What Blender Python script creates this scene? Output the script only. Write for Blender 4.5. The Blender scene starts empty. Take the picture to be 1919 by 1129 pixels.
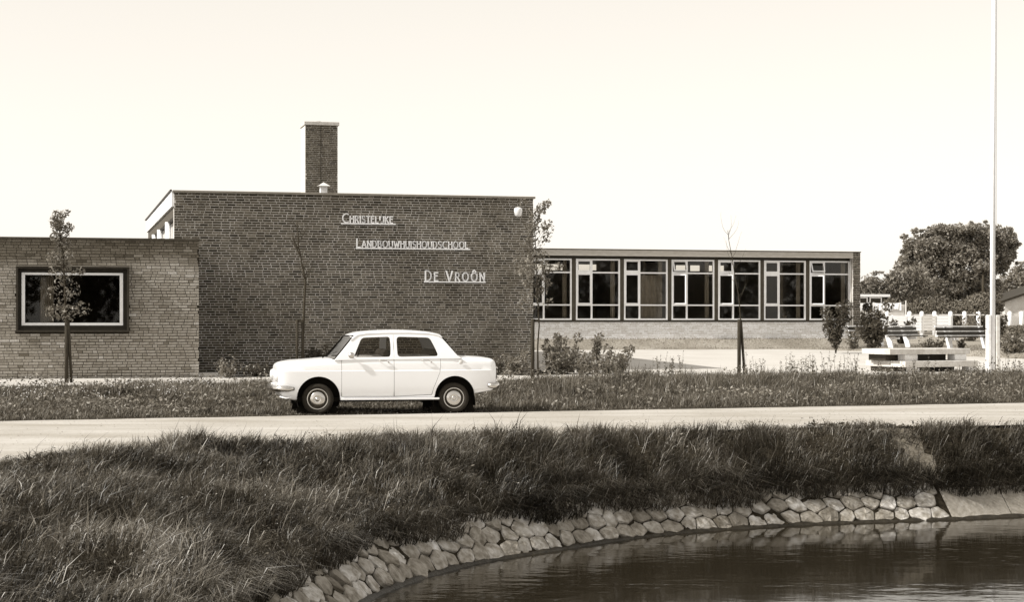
import bpy, bmesh, math, random
import numpy as np
from mathutils import Vector, Matrix, Quaternion
rad = math.radians
random.seed(7)
rng = np.random.default_rng(7)
C = bpy.context.scene.collection
scene = bpy.context.scene

# ------------------------------------------------------------------ camera, sky, sun, exposure
F_PX, CX, HOR, EYE = 3300.0, 960.0, 603.0, 1.52
cam_d = bpy.data.cameras.new("camera")
cam = bpy.data.objects.new("camera", cam_d); C.objects.link(cam)
cam.location = (0, 0, EYE); cam.rotation_euler = (rad(90), 0, 0)
cam_d.sensor_width = 36.0; cam_d.lens = 36.0 * F_PX / 1919.0
cam_d.shift_y = (HOR - 564.5) / 1919.0
cam_d.clip_start = 0.1; cam_d.clip_end = 6000
scene.camera = cam

SUN_AZ = 20.0      # the way the light travels, degrees from +X towards +Y
SUN_EL = 39.5
world = bpy.data.worlds.new("World"); scene.world = world; world.use_nodes = True
nt = world.node_tree; nt.nodes.clear()
sky = nt.nodes.new("ShaderNodeTexSky"); sky.sky_type = 'NISHITA'; sky.sun_disc = False
sky.sun_elevation = rad(SUN_EL); sky.sun_rotation = rad(270.0 - SUN_AZ)
sky.air_density = 1.0; sky.dust_density = 1.0; sky.ozone_density = 1.0; sky.altitude = 0
bw = nt.nodes.new("ShaderNodeRGBToBW")
mulc = nt.nodes.new("ShaderNodeMixRGB"); mulc.blend_type = 'MULTIPLY'; mulc.inputs[0].default_value = 1
mulc.inputs[2].default_value = (1.0, 0.945, 0.86, 1)
bg = nt.nodes.new("ShaderNodeBackground"); bg.inputs[1].default_value = 0.13
wo = nt.nodes.new("ShaderNodeOutputWorld")
pw = nt.nodes.new("ShaderNodeMath"); pw.operation = 'POWER'; pw.inputs[1].default_value = 0.45      # a thin white overcast evens the sky out
sc_ = nt.nodes.new("ShaderNodeMath"); sc_.operation = 'MULTIPLY'; sc_.inputs[1].default_value = 3.4
nt.links.new(sky.outputs[0], bw.inputs[0]); nt.links.new(bw.outputs[0], pw.inputs[0]); nt.links.new(pw.outputs[0], sc_.inputs[0]); nt.links.new(sc_.outputs[0], mulc.inputs[1])
nt.links.new(mulc.outputs[0], bg.inputs[0]); nt.links.new(bg.outputs[0], wo.inputs[0])

sd = bpy.data.lights.new("sun", 'SUN'); sd.energy = 4.2; sd.angle = rad(0.6); sd.color = (1.0, 0.965, 0.90)
sun = bpy.data.objects.new("sun", sd); C.objects.link(sun)
ld = Vector((math.cos(rad(SUN_AZ)) * math.cos(rad(SUN_EL)), math.sin(rad(SUN_AZ)) * math.cos(rad(SUN_EL)), -math.sin(rad(SUN_EL))))
sun.rotation_euler = ld.to_track_quat('-Z', 'Y').to_euler()
sun.location = (-30, 20, 40)
scene.view_settings.view_transform = 'Standard'; scene.view_settings.look = 'None'
scene.view_settings.exposure = 0.32; scene.view_settings.gamma = 1.0; scene.view_settings.use_curve_mapping = False
scene.cycles.max_bounces = 8; scene.cycles.transparent_max_bounces = 24

# ------------------------------------------------------------------ frames of reference
TH = rad(14.4); CU, SU = math.cos(TH), math.sin(TH)
OX, OY = -8.57, 44.67               # front left corner of the hall; u runs along the facade, v into the depth
def bxy(u, v): return OX + CU * u - SU * v, OY + SU * u + CU * v
def uv_of(x, y): return (x - OX) * CU + (y - OY) * SU, -(x - OX) * SU + (y - OY) * CU
def px_u(px, v):
    r = (px - CX) / F_PX
    return (r * (OY + CU * v) - OX + SU * v) / (CU - r * SU)
def pz(u, v, py):
    return EYE - (py - HOR) * bxy(u, v)[1] / F_PX
def gp(px, D): return (px - CX) / F_PX * D, D
def zz(py, D): return EYE - (py - HOR) * D / F_PX

# ------------------------------------------------------------------ materials
def tone(l):
    return (l, l * (0.775 + 0.235 * l ** 0.45), l * (0.46 + 0.58 * l ** 0.5), 1.0)
MATS = {}
def mat(name, v, rough=0.8, spec=0.3, var=0.0, scale=8.0, bump=0.0, bscale=40.0, attr=None, amul=1.0, metal=0.0,
        coat=0.0, big=0.0, bigscale=0.7, stretch=None, trans=0.0, objrand=0.0):
    """procedural material: base tone v, fine variation var, broad variation big, attribute-driven tone attr"""
    m = bpy.data.materials.new(name); m.use_nodes = True; n = m.node_tree; N = n.nodes; L = n.links
    p = N["Principled BSDF"]; p.inputs["Roughness"].default_value = rough
    p.inputs["Specular IOR Level"].default_value = spec; p.inputs["Metallic"].default_value = metal
    p.inputs["Coat Weight"].default_value = coat; p.inputs["Coat Roughness"].default_value = 0.05
    val = N.new("ShaderNodeValue"); val.outputs[0].default_value = v
    cur = val.outputs[0]
    tc = N.new("ShaderNodeTexCoord"); src = tc.outputs["Object"]
    if stretch:
        mp = N.new("ShaderNodeMapping"); mp.inputs["Scale"].default_value = stretch
        L.new(src, mp.inputs[0]); src = mp.outputs[0]
    def noise(sc, det=4):
        t = N.new("ShaderNodeTexNoise"); t.inputs["Scale"].default_value = sc; t.inputs["Detail"].default_value = det
        L.new(src, t.inputs[0]); return t.outputs[0]
    def mul_by(sock, amount):
        nonlocal cur
        mr = N.new("ShaderNodeMapRange"); mr.inputs[1].default_value = 0.3; mr.inputs[2].default_value = 0.7
        mr.inputs[3].default_value = 1 - amount; mr.inputs[4].default_value = 1 + amount
        L.new(sock, mr.inputs[0])
        mm = N.new("ShaderNodeMath"); mm.operation = 'MULTIPLY'; L.new(cur, mm.inputs[0]); L.new(mr.outputs[0], mm.inputs[1]); cur = mm.outputs[0]
    if var: mul_by(noise(scale), var)
    if big: mul_by(noise(bigscale, 3), big)
    if attr:
        a = N.new("ShaderNodeAttribute"); a.attribute_name = attr
        mm = N.new("ShaderNodeMath"); mm.operation = 'MULTIPLY'; L.new(cur, mm.inputs[0]); L.new(a.outputs["Fac"], mm.inputs[1]); cur = mm.outputs[0]
    if objrand:
        oi = N.new("ShaderNodeObjectInfo")
        mr = N.new("ShaderNodeMapRange"); mr.inputs[3].default_value = 1 - objrand; mr.inputs[4].default_value = 1 + objrand
        L.new(oi.outputs["Random"], mr.inputs[0])
        mm = N.new("ShaderNodeMath"); mm.operation = 'MULTIPLY'; L.new(cur, mm.inputs[0]); L.new(mr.outputs[0], mm.inputs[1]); cur = mm.outputs[0]
    cr = N.new("ShaderNodeValToRGB"); e = cr.color_ramp.elements
    e[0].position = 0; e[0].color = (0, 0, 0, 1); e[1].position = 1; e[1].color = tone(1.0)
    for q in (0.02, 0.06, 0.15, 0.35, 0.65):
        k = cr.color_ramp.elements.new(q); k.color = tone(q)
    L.new(cur, cr.inputs[0]); L.new(cr.outputs[0], p.inputs["Base Color"])
    if bump:
        b = N.new("ShaderNodeBump"); b.inputs["Strength"].default_value = bump; b.inputs["Distance"].default_value = 0.02
        L.new(noise(bscale, 5), b.inputs["Height"]); L.new(b.outputs[0], p.inputs["Normal"])
    if trans:
        tr = N.new("ShaderNodeBsdfTranslucent"); mx = N.new("ShaderNodeMixShader"); mx.inputs[0].default_value = trans
        L.new(cr.outputs[0], tr.inputs[0]); L.new(p.outputs[0], mx.inputs[1]); L.new(tr.outputs[0], mx.inputs[2])
        L.new(mx.outputs[0], N["Material Output"].inputs[0])
    MATS[name] = m
    return m
def glass_mat(name, tint=0.85, ref=1.0):
    m = bpy.data.materials.new(name); m.use_nodes = True; N = m.node_tree.nodes; L = m.node_tree.links; N.clear()
    t = N.new("ShaderNodeBsdfTransparent"); t.inputs[0].default_value = (tint, tint * .98, tint * .94, 1)
    g = N.new("ShaderNodeBsdfGlossy"); g.inputs["Roughness"].default_value = 0.02; g.inputs[0].default_value = (ref, ref, ref, 1)
    f = N.new("ShaderNodeFresnel"); f.inputs[0].default_value = 1.42
    x = N.new("ShaderNodeMixShader"); o = N.new("ShaderNodeOutputMaterial")
    L.new(f.outputs[0], x.inputs[0]); L.new(t.outputs[0], x.inputs[1]); L.new(g.outputs[0], x.inputs[2]); L.new(x.outputs[0], o.inputs[0])
    return m

M_brick_hall = mat("dark_red_brick", 0.095, 0.85, 0.25, var=0.35, scale=30, bump=0.5, bscale=90, attr="tone", big=0.16, bigscale=0.45)
M_brick_annex = mat("buff_brick", 0.35, 0.85, 0.25, var=0.2, scale=30, bump=0.6, bscale=80, attr="tone", big=0.14, bigscale=0.6)
M_brick_wing = mat("pale_brick", 0.88, 0.85, 0.25, var=0.12, scale=20, attr="tone")
M_mortar_hall = mat("light_mortar", 0.55, 0.95, 0.1, var=0.25, scale=12, big=0.25, bigscale=0.9)
M_mortar_annex = mat("dark_mortar", 0.03, 0.95, 0.1, var=0.25, scale=12)
M_mortar_wing = mat("pale_mortar", 0.65, 0.95, 0.1, var=0.2)
M_white = mat("white_paint", 0.92, 0.45, 0.4, var=0.04, scale=6, big=0.05)
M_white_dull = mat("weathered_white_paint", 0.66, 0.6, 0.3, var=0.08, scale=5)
M_fascia = mat("grey_fascia", 0.46, 0.6, 0.3, var=0.12, scale=4, stretch=(1, 1, 8))
M_coping = mat("zinc_coping", 0.27, 0.55, 0.4, var=0.15, scale=5)
M_dark = mat("dark_painted_wood", 0.035, 0.55, 0.3, var=0.2)
M_pier = mat("dark_panel", 0.07, 0.6, 0.3, var=0.2)
M_room = mat("room_plaster", 0.30, 0.9, 0.1)
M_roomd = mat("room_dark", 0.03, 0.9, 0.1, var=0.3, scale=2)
M_curtain = mat("curtain_cloth", 0.42, 0.9, 0.1, var=0.2, scale=10, stretch=(8, 8, .3))
M_roof = mat("bitumen_roof", 0.08, 0.9, 0.2, var=0.2)
M_concrete = mat("cast_concrete", 0.58, 0.85, 0.2, var=0.12, scale=14, big=0.12, bigscale=2, bump=0.3, bscale=60)
M_concrete_w = mat("whitened_concrete", 0.78, 0.85, 0.2, var=0.1, scale=14, big=0.1)
M_road = mat("gravel_road", 0.43, 0.95, 0.15, var=0.12, scale=45, big=0.17, bigscale=1.1, bump=0.5, bscale=90, stretch=(0.35, 1, 1))
M_pave = mat("pale_paving", 0.54, 0.9, 0.2, var=0.05, scale=20, big=0.07, bigscale=0.6)
M_soil = mat("soil", 0.035, 0.95, 0.1, var=0.5, scale=12, big=0.3, bigscale=1.2, bump=0.7, bscale=25)
M_lawn = mat("mown_lawn", 0.30, 0.95, 0.1, var=0.30, scale=14, big=0.22, bigscale=0.5, bump=0.8, bscale=40)
M_sand = mat("bare_sand", 0.19, 0.95, 0.1, var=0.3, scale=30, bump=0.8, bscale=60)
M_stone = mat("revetment_stone", 0.39, 0.85, 0.3, var=0.42, scale=11, big=0.30, bigscale=2.2, bump=0.9, bscale=22, attr="tone", objrand=0.22)
M_moss = mat("wet_dark_stone", 0.03, 0.5, 0.4, var=0.4, scale=12, bump=0.8, bscale=20)
M_slab = mat("revetment_slab", 0.33, 0.85, 0.3, var=0.2, scale=14, big=0.15, bump=0.4, bscale=30)
M_grass = mat("bank_grass", 0.112, 0.42, 0.5, attr="tone", trans=0.22)
M_verge = mat("verge_grass", 0.145, 0.6, 0.3, attr="tone", trans=0.22)
M_weed = mat("weed_leaf", 0.17, 0.5, 0.4, attr="tone", trans=0.2)
M_flower = mat("white_flower", 0.7, 0.7, 0.2)
M_leaf = mat("young_leaf", 0.19, 0.45, 0.45, attr="tone", trans=0.25)
M_leafd = mat("dark_leaf", 0.075, 0.5, 0.35, attr="tone", trans=0.2)
M_leaff = mat("far_leaf", 0.25, 0.55, 0.35, attr="tone", trans=0.35)
M_hedge = mat("hedge_leaf", 0.15, 0.6, 0.3, attr="tone", trans=0.15)
M_bark = mat("bark", 0.055, 0.9, 0.2, var=0.3, scale=20)
M_stake = mat("stake_wood", 0.04, 0.85, 0.2, var=0.4, scale=14, stretch=(4, 4, .5))
M_slat = mat("bench_slat", 0.035, 0.55, 0.4, var=0.3)
M_chrome = mat("chrome", 0.62, 0.22, 0.5, metal=1.0)
M_car = mat("white_car_paint", 0.92, 0.28, 0.5, coat=0.4, big=0.02)
M_tyre = mat("tyre_rubber", 0.022, 0.8, 0.3, var=0.2, scale=40)
M_rim = mat("wheel_rim", 0.06, 0.5, 0.4)
M_black = mat("black_rubber", 0.012, 0.8, 0.2)
M_seat = mat("seat_vinyl", 0.22, 0.5, 0.4)
M_lens = mat("tail_lens", 0.05, 0.15, 0.6)
M_lawng = mat("lawn_blade", 0.27, 0.6, 0.3, attr="tone", trans=0.2)
M_lampglass = mat("lamp_glass", 0.75, 0.15, 0.6)
M_opal = mat("opal_glass", 0.85, 0.2, 0.5)
M_glass = glass_mat("window_glass", 0.85, 0.8)
M_carglass = glass_mat("car_glass", 0.80, 0.2)
M_letter = mat("sign_enamel", 0.92, 0.4, 0.4)

# ------------------------------------------------------------------ helpers
def link(o, parent=None):
    C.objects.link(o)
    if parent is not None: o.parent = parent
    return o
def tag(o, label=None, cat=None, group=None, kind=None):
    if label: o["label"] = label
    if cat: o["category"] = cat
    if group: o["group"] = group
    if kind: o["kind"] = kind
    return o
def empty(name, loc=(0, 0, 0), rz=0.0, parent=None):
    o = bpy.data.objects.new(name, None); o.empty_display_size = 0.3
    o.location = loc; o.rotation_euler = (0, 0, rz); return link(o, parent)
def thing(name, label, cat, loc=(0, 0, 0), rz=0.0, group=None):
    return tag(empty(name, loc, rz), label, cat, group)
def add_attr(me, vals, name="tone"):
    a = me.attributes.new(name, 'FLOAT', 'POINT'); a.data.foreach_set("value", np.asarray(vals, dtype=np.float32))
def smooth(me): me.polygons.foreach_set("use_smooth", [True] * len(me.polygons))
def np_mesh(name, V, Fc, tonev=None):
    """V (n,3) float, Fc (m,k) int: fast mesh"""
    me = bpy.data.meshes.new(name); V = np.asarray(V, np.float32); Fc = np.asarray(Fc, np.int32); m, k = Fc.shape
    me.vertices.add(len(V)); me.vertices.foreach_set("co", V.ravel())
    me.loops.add(m * k); me.loops.foreach_set("vertex_index", Fc.ravel())
    me.polygons.add(m); me.polygons.foreach_set("loop_start", np.arange(0, m * k, k, dtype=np.int32))
    me.update(calc_edges=True)
    if tonev is not None: add_attr(me, tonev)
    return me
class MB:
    def __init__(s): s.v = []; s.f = []; s.t = []
    def add(s, vs, fs, t=1.0):
        b = len(s.v); s.v += [tuple(p) for p in vs]; s.t += [t] * len(vs); s.f += [tuple(b + i for i in f) for f in fs]; return s
    def box(s, x0, x1, y0, y1, z0, z1, t=1.0, skip=()):
        vs = [(x0, y0, z0), (x1, y0, z0), (x1, y1, z0), (x0, y1, z0), (x0, y0, z1), (x1, y0, z1), (x1, y1, z1), (x0, y1, z1)]
        fs = {'b': (0, 3, 2, 1), 't': (4, 5, 6, 7), 'f': (0, 1, 5, 4), 'r': (1, 2, 6, 5), 'k': (2, 3, 7, 6), 'l': (3, 0, 4, 7)}
        return s.add(vs, [fs[k] for k in fs if k not in skip], t)
    def obox(s, c, size, rz=0.0, rx=0.0, t=1.0):
        R = Matrix.Rotation(rz, 3, 'Z') @ Matrix.Rotation(rx, 3, 'X')
        a, b, d = [q / 2 for q in size]; vs = []
        for z in (-d, d):
            for (x, y) in ((-a, -b), (a, -b), (a, b), (-a, b)): vs.append(Vector(c) + R @ Vector((x, y, z)))
        return s.add(vs, [(0, 3, 2, 1), (4, 5, 6, 7), (0, 1, 5, 4), (1, 2, 6, 5), (2, 3, 7, 6), (3, 0, 4, 7)], t)
    def tube(s, pts, radii, n=7, t=1.0, cap=True):
        pts = [Vector(p) for p in pts]
        if not hasattr(radii, '__len__'): radii = [radii] * len(pts)
        rings = []; ref = None
        for i, p in enumerate(pts):
            d = (pts[min(i + 1, len(pts) - 1)] - pts[max(i - 1, 0)]).normalized()
            if ref is None: ref = Vector((0, 0, 1)) if abs(d.z) < 0.9 else Vector((1, 0, 0))
            a = d.cross(ref)
            if a.length < 1e-4: a = d.cross(Vector((0, 1, 0)))
            a.normalize(); b = d.cross(a).normalized(); ref = a.cross(d) * -1 if False else ref
            rings.append([p + (a * math.cos(2 * math.pi * k / n) + b * math.sin(2 * math.pi * k / n)) * radii[i] for k in range(n)])
        vs = [q for r in rings for q in r]; fs = []
        for i in range(len(rings) - 1):
            for k in range(n): fs.append((i * n + k, i * n + (k + 1) % n, (i + 1) * n + (k + 1) % n, (i + 1) * n + k))
        if cap: fs += [tuple(range(n))[::-1], tuple((len(rings) - 1) * n + k for k in range(n))]
        return s.add(vs, fs, t)
    def lathe(s, prof, n=24, axis='Z', c=(0, 0, 0), t=1.0):
        """prof: (r, h) pairs"""
        vs = []; c = Vector(c)
        for (r, h) in prof:
            for k in range(n):
                a = 2 * math.pi * k / n; x, y = r * math.cos(a), r * math.sin(a)
                vs.append(c + (Vector((x, y, h)) if axis == 'Z' else Vector((x, h, y))))
        fs = []
        for i in range(len(prof) - 1):
            for k in range(n): fs.append((i * n + k, i * n + (k + 1) % n, (i + 1) * n + (k + 1) % n, (i + 1) * n + k))
        return s.add(vs, fs, t)
    def prism(s, poly, y0, y1, t=1.0):
        """poly in (x,z) extruded along y"""
        n = len(poly); vs = [(x, y0, z) for x, z in poly] + [(x, y1, z) for x, z in poly]
        fs = [tuple(range(n)), tuple(range(2 * n - 1, n - 1, -1))] + [(i, n + i, n + (i + 1) % n, (i + 1) % n) for i in range(n)]
        return s.add(vs, fs, t)
    def mesh(s, name, sm=False, fix=False):
        me = bpy.data.meshes.new(name); me.from_pydata(s.v, [], s.f); me.update(); add_attr(me, s.t)
        if fix:
            bm = bmesh.new(); bm.from_mesh(me); bmesh.ops.recalc_face_normals(bm, faces=bm.faces); bm.to_mesh(me); bm.free()
        if sm: smooth(me)
        return me
    def build(s, name, m, parent=None, sm=False, loc=None, rz=None, bevel=0.0, auto=None):
        o = bpy.data.objects.new(name, s.mesh(name, sm, fix=True)); o.data.materials.append(m)
        if loc: o.location = loc
        if rz is not None: o.rotation_euler = (0, 0, rz)
        if bevel:
            b = o.modifiers.new("bevel", 'BEVEL'); b.width = bevel; b.segments = 2; b.limit_method = 'ANGLE'
        return link(o, parent)
def put(name, me, m, parent=None):
    o = bpy.data.objects.new(name, me)
    if not me.materials: me.materials.append(m)
    return link(o, parent)
def hashn(ix, iy, seed):
    h = (ix.astype(np.int64) * 374761393 + iy.astype(np.int64) * 668265263 + seed * 974634777) & 0xffffffff
    h = ((h ^ (h >> 13)) * 1274126177) & 0xffffffff
    return ((h ^ (h >> 16)) & 0xffff) / 65535.0
def vnoise(x, y, sc, seed=0):
    x = np.asarray(x) / sc; y = np.asarray(y) / sc; ix = np.floor(x); iy = np.floor(y); fx = x - ix; fy = y - iy
    fx = fx * fx * (3 - 2 * fx); fy = fy * fy * (3 - 2 * fy); ix = ix.astype(np.int64); iy = iy.astype(np.int64)
    a = hashn(ix, iy, seed); b = hashn(ix + 1, iy, seed); c = hashn(ix, iy + 1, seed); d = hashn(ix + 1, iy + 1, seed)
    return (a * (1 - fx) + b * fx) * (1 - fy) + (c * (1 - fx) + d * fx) * fy
def sstep(a, b, x):
    t = np.clip((np.asarray(x, float) - a) / (b - a), 0, 1); return t * t * (3 - 2 * t)

# ------------------------------------------------------------------ plan of the site
near_pts = np.array([(-60, 2.5), (-9, 3), (-7, 7), (-6.1, 12), (-5.65, 16), (-5.2, 18.2), (-4.75, 19.8), (-4.0, 20.8), (-3.0, 21.5), (-0.63, 23.1),
                     (2.5, 24.5), (4.4, 25.2), (5.2, 25.4), (7.5, 25.8), (12, 27), (60, 40)])
def road_near(x): return np.interp(x, near_pts[:, 0], near_pts[:, 1])
def road_far(x): return 26.8 + (np.asarray(x, float) + 7.66) * 0.345
pond_ctrl = [(60, 38), (20, 28.0), (12, 26.1), (9, 25.2), (7.15, 24.6), (5.99, 24.15), (3.85, 23.5), (1.9, 22.4), (0.38, 20.75), (-0.56, 19.5), (-1.24, 17.85),
             (-1.5, 16.6), (-1.75, 14.6), (-1.75, 12.5), (-1.3, 10.2), (0.2, 7.8), (3, 6), (10, 5), (60, 6)]
def catmull(P, n=10):
    P = [np.array(p, float) for p in P]; out = []
    for i in range(len(P) - 1):
        a = P[max(i - 1, 0)]; b = P[i]; c = P[i + 1]; d = P[min(i + 2, len(P) - 1)]
        for k in range(n):
            t = k / n
            out.append(0.5 * ((2 * b) + (-a + c) * t + (2 * a - 5 * b + 4 * c - d) * t * t + (-a + 3 * b - 3 * c + d) * t ** 3))
    out.append(P[-1]); return np.array(out)
pond = np.vstack([[(60, 38.0)], catmull(pond_ctrl[1:-1], 8), [(60, 6.0)]])
def seg_dist(px, py, poly, closed):
    d = np.full(px.shape, 1e9); n = len(poly)
    for i in range(n if closed else n - 1):
        ax, ay = poly[i]; bx, by = poly[(i + 1) % n]; vx, vy = bx - ax, by - ay
        t = np.clip(((px - ax) * vx + (py - ay) * vy) / (vx * vx + vy * vy + 1e-12), 0, 1)
        d = np.minimum(d, np.hypot(px - ax - t * vx, py - ay - t * vy))
    return d
def inside(px, py, poly):
    r = np.zeros(px.shape, bool); n = len(poly)
    for i in range(n):
        ax, ay = poly[i]; bx, by = poly[(i + 1) % n]
        if ay == by: continue
        c = ((ay > py) != (by > py)) & (px < (bx - ax) * (py - ay) / (by - ay) + ax); r ^= c
    return r
def pond_s(px, py):
    d = seg_dist(px, py, pond, True); return np.where(inside(px, py, pond), -d, d)
WATER = -1.2
lawn_edge = np.array([(-60, 15.3), (22.5, 15.3), (24.2, 14.6), (25.6, 11.8), (27, 6.6), (28, 4.5), (32, 2), (60, -4)])
def lawn_v(u): return np.interp(u, lawn_edge[:, 0], lawn_edge[:, 1])
PAV0 = -7.4
def pave_z(u, v): return 0.2 + 0.019 * np.clip(v, 0, 15.3) - 0.03 * sstep(-3, -7.4, v)
def terrain(x, y):
    x = np.asarray(x, float); y = np.asarray(y, float); u, v = uv_of(x, y)
    nr = road_near(x); fr = road_far(x)
    z = np.zeros(x.shape) - 0.03
    d = y - fr
    verge = 0.17 * sstep(2.4, 5.8, d) + 0.05 * (vnoise(x, y, 1.3, 3) - .5) * sstep(0.3, 2.0, d) * sstep(PAV0 + .1, PAV0 - 1, v)
    z = np.where(y > fr, np.where(v < PAV0, verge, pave_z(u, v) - 0.07), z)
    lv = lawn_v(u)
    law = np.maximum(pave_z(u, v), 0.5 * sstep(0, 1.2, v - lv) + pave_z(u, lv) * (1 - sstep(0, 1.2, v - lv))) + 0.05
    law = law + 0.33 * sstep(15.5, 16.8, v) * (1 - sstep(27.0, 29, u)) + 0.4 * sstep(25, 55, v)
    z = np.where((v > lv) & (y > fr), law, z)
    # bank between road and pond
    m = (y <= nr)
    s = pond_s(x, y); rd = seg_dist(x, y, near_pts, False)
    t = np.clip((s - 0.42) / np.maximum(s - 0.42 + rd, 1e-3), 0, 1)
    zb = -0.78 + 0.78 * (1 - (1 - t) ** 1.6)
    zb = zb + ((vnoise(x, y, 0.9, 5) - .5) * 0.34 + (vnoise(x, y, 0.38, 6) - .5) * 0.20) * np.minimum(1, rd / 0.8) * np.minimum(1, np.maximum(s - .5, 0) / 0.6)
    zb = zb + 0.38 * np.exp(-(((x + 2.6) / 1.0) ** 2 + ((y - 14.3) / 1.3) ** 2)) * sstep(.45, 1.0, s)
    zb = np.where(s < 0.42, -1.25 + np.clip(s + 0.03, 0, 9) / 0.45 * 0.47, zb)
    zb = np.where(s < -0.02, -1.25 + np.maximum(s, -1.5) * 0.6, zb)
    z = np.where(m, zb, z)
    return z

# ------------------------------------------------------------------ ground
def axis(parts):
    out = []
    for a, b, st in parts: out += list(np.arange(a, b, st))
    return np.array(out + [parts[-1][1]])
gx = axis([(-1500, -300, 300), (-300, -60, 40), (-60, -14, 3), (-14, -9, .5), (-9, 11, .14), (11, 32, .5), (32, 60, 3), (60, 300, 40), (300, 1500, 300)])
gy = axis([(-300, -20, 40), (-20, 8, 1.5), (8, 31, .14), (31, 74, .5), (74, 130, 3), (130, 400, 30), (400, 3000, 400)])
GX, GY = np.meshgrid(gx, gy); GZ = terrain(GX, GY)
nx, ny = len(gx), len(gy)
ii = np.arange(nx * ny).reshape(ny, nx)
Fq = np.stack([ii[:-1, :-1], ii[:-1, 1:], ii[1:, 1:], ii[1:, :-1]], -1).reshape(-1, 4)
me = np_mesh("ground", np.stack([GX, GY, GZ], -1).reshape(-1, 3), Fq); smooth(me)
me.materials.append(M_soil); me.materials.append(M_lawn); me.materials.append(M_sand)
cxq = GX.ravel()[Fq].mean(1); cyq = GY.ravel()[Fq].mean(1); uq, vq = uv_of(cxq, cyq)
mi = np.where((cyq > road_far(cxq)) & (vq > lawn_v(uq) - 1.2), 1, 0)
def sandy(x, y):   # the worn gap in the bank on the right
    t = np.clip((25.6 - y) / 1.0, 0, 1)
    cx = 5.42 + 0.42 * t
    return (np.abs(x - cx) < (0.30 - 0.12 * t) + 0.1 * (vnoise(x, y, .25, 9) - .5)) & (y > 24.72) & (y < 25.9)
mi = np.where(sandy(cxq, cyq), 2, mi)
me.polygons.foreach_set("material_index", mi.astype(np.int32))
ground = put("ground", me, M_soil); tag(ground, kind="structure", label="dark soil ground of the bank, verge and lawn")

def strip(name, m, xs, ya, yb, zf, rows=4, label=None):
    V = []; n = len(xs)
    for k in range(rows + 1):
        t = k / rows
        for i in range(n): V.append((xs[i], ya[i] * (1 - t) + yb[i] * t, 0))
    V = np.array(V, float); V[:, 2] = zf(V[:, 0], V[:, 1])
    Fi = [(k * n + i, k * n + i + 1, (k + 1) * n + i + 1, (k + 1) * n + i) for k in range(rows) for i in range(n - 1)]
    me = np_mesh(name, V, Fi); smooth(me); o = put(name, me, m); tag(o, label, kind="structure"); return o
xs = axis([(-60, -9, 3), (-9, 10, .12), (10, 60, 2)])
wob = 0.05 * (vnoise(xs, xs * 0, .35, 21) - .5) * 2 + 0.05 * (vnoise(xs, xs * 0, 1.1, 22) - .5)
strip("road", M_road, xs, road_near(xs) - 0.02 + wob * 1.5, road_far(xs) + wob, lambda x, y: x * 0 + 0.004 + 0.012 * np.sin(np.clip((y - road_near(x)) / (road_far(x) - road_near(x)), 0, 1) * np.pi), 6,
      "pale gravelled road running between pond bank and verge")
# pavement and playground in the building's frame
def bstrip(name, m, us, va, vb, rows, dz, label):
    V = []; n = len(us)
    for k in range(rows + 1):
        t = k / rows
        for i in range(n):
            v = va[i] * (1 - t) + vb[i] * t; x, y = bxy(us[i], v); V.append((x, y, float(pave_z(us[i], v)) + dz))
    Fi = [(k * n + i, k * n + i + 1, (k + 1) * n + i + 1, (k + 1) * n + i) for k in range(rows) for i in range(n - 1)]
    me = np_mesh(name, V, Fi); smooth(me); o = put(name, me, m); tag(o, label, kind="structure"); return o
us = np.linspace(-60, 60, 121)
bstrip("pavement", M_pave, us, us * 0 + PAV0, us * 0 - 3.45, 2, 0.0, "pale footpath along the front of the school")
us = axis([(9.7, 22, 1), (22, 30, .25), (30, 60, 2)])
bstrip("playground", M_pave, us, us * 0 - 3.446, lawn_v(us), 20, 0.002, "bright paved school yard in front of the low wing")
# lawn edge kerb shade is the lawn's own step

# ------------------------------------------------------------------ water
M_water = bpy.data.materials.new("pond_water"); M_water.use_nodes = True
N = M_water.node_tree.nodes; L = M_water.node_tree.links; p = N["Principled BSDF"]
p.inputs["Base Color"].default_value = (0.02, 0.016, 0.01, 1); p.inputs["Roughness"].default_value = 0.06; p.inputs["IOR"].default_value = 1.33
tc = N.new("ShaderNodeTexCoord"); mp = N.new("ShaderNodeMapping"); mp.inputs["Scale"].default_value = (0.8, 1.3, 1); mp.inputs["Rotation"].default_value = (0, 0, rad(10))
t1 = N.new("ShaderNodeTexNoise"); t1.inputs["Scale"].default_value = 3.0; t1.inputs["Detail"].default_value = 3
t2 = N.new("ShaderNodeTexNoise"); t2.inputs["Scale"].default_value = 0.35; t2.inputs["Detail"].default_value = 1
mr = N.new("ShaderNodeMapRange"); mr.inputs[1].default_value = .4; mr.inputs[2].default_value = .65; mr.inputs[3].default_value = .15; mr.inputs[4].default_value = 1
bp = N.new("ShaderNodeBump"); bp.inputs["Distance"].default_value = 0.02
L.new(tc.outputs["Object"], mp.inputs[0]); L.new(mp.outputs[0], t1.inputs[0]); L.new(mp.outputs[0], t2.inputs[0])
L.new(t2.outputs[0], mr.inputs[0]); 
ms = N.new("ShaderNodeMath"); ms.operation = 'MULTIPLY'; ms.inputs[1].default_value = 0.55; L.new(mr.outputs[0], ms.inputs[0]); L.new(ms.outputs[0], bp.inputs["Strength"])
L.new(t1.outputs[0], bp.inputs["Height"]); L.new(bp.outputs[0], p.inputs["Normal"])
w = MB(); w.add([(-4, 3, WATER), (62, 3, WATER), (62, 40, WATER), (-4, 40, WATER)], [(0, 1, 2, 3)])
o = w.build("water", M_water); tag(o, "dark still pond water in the foreground", kind="structure")

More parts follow.
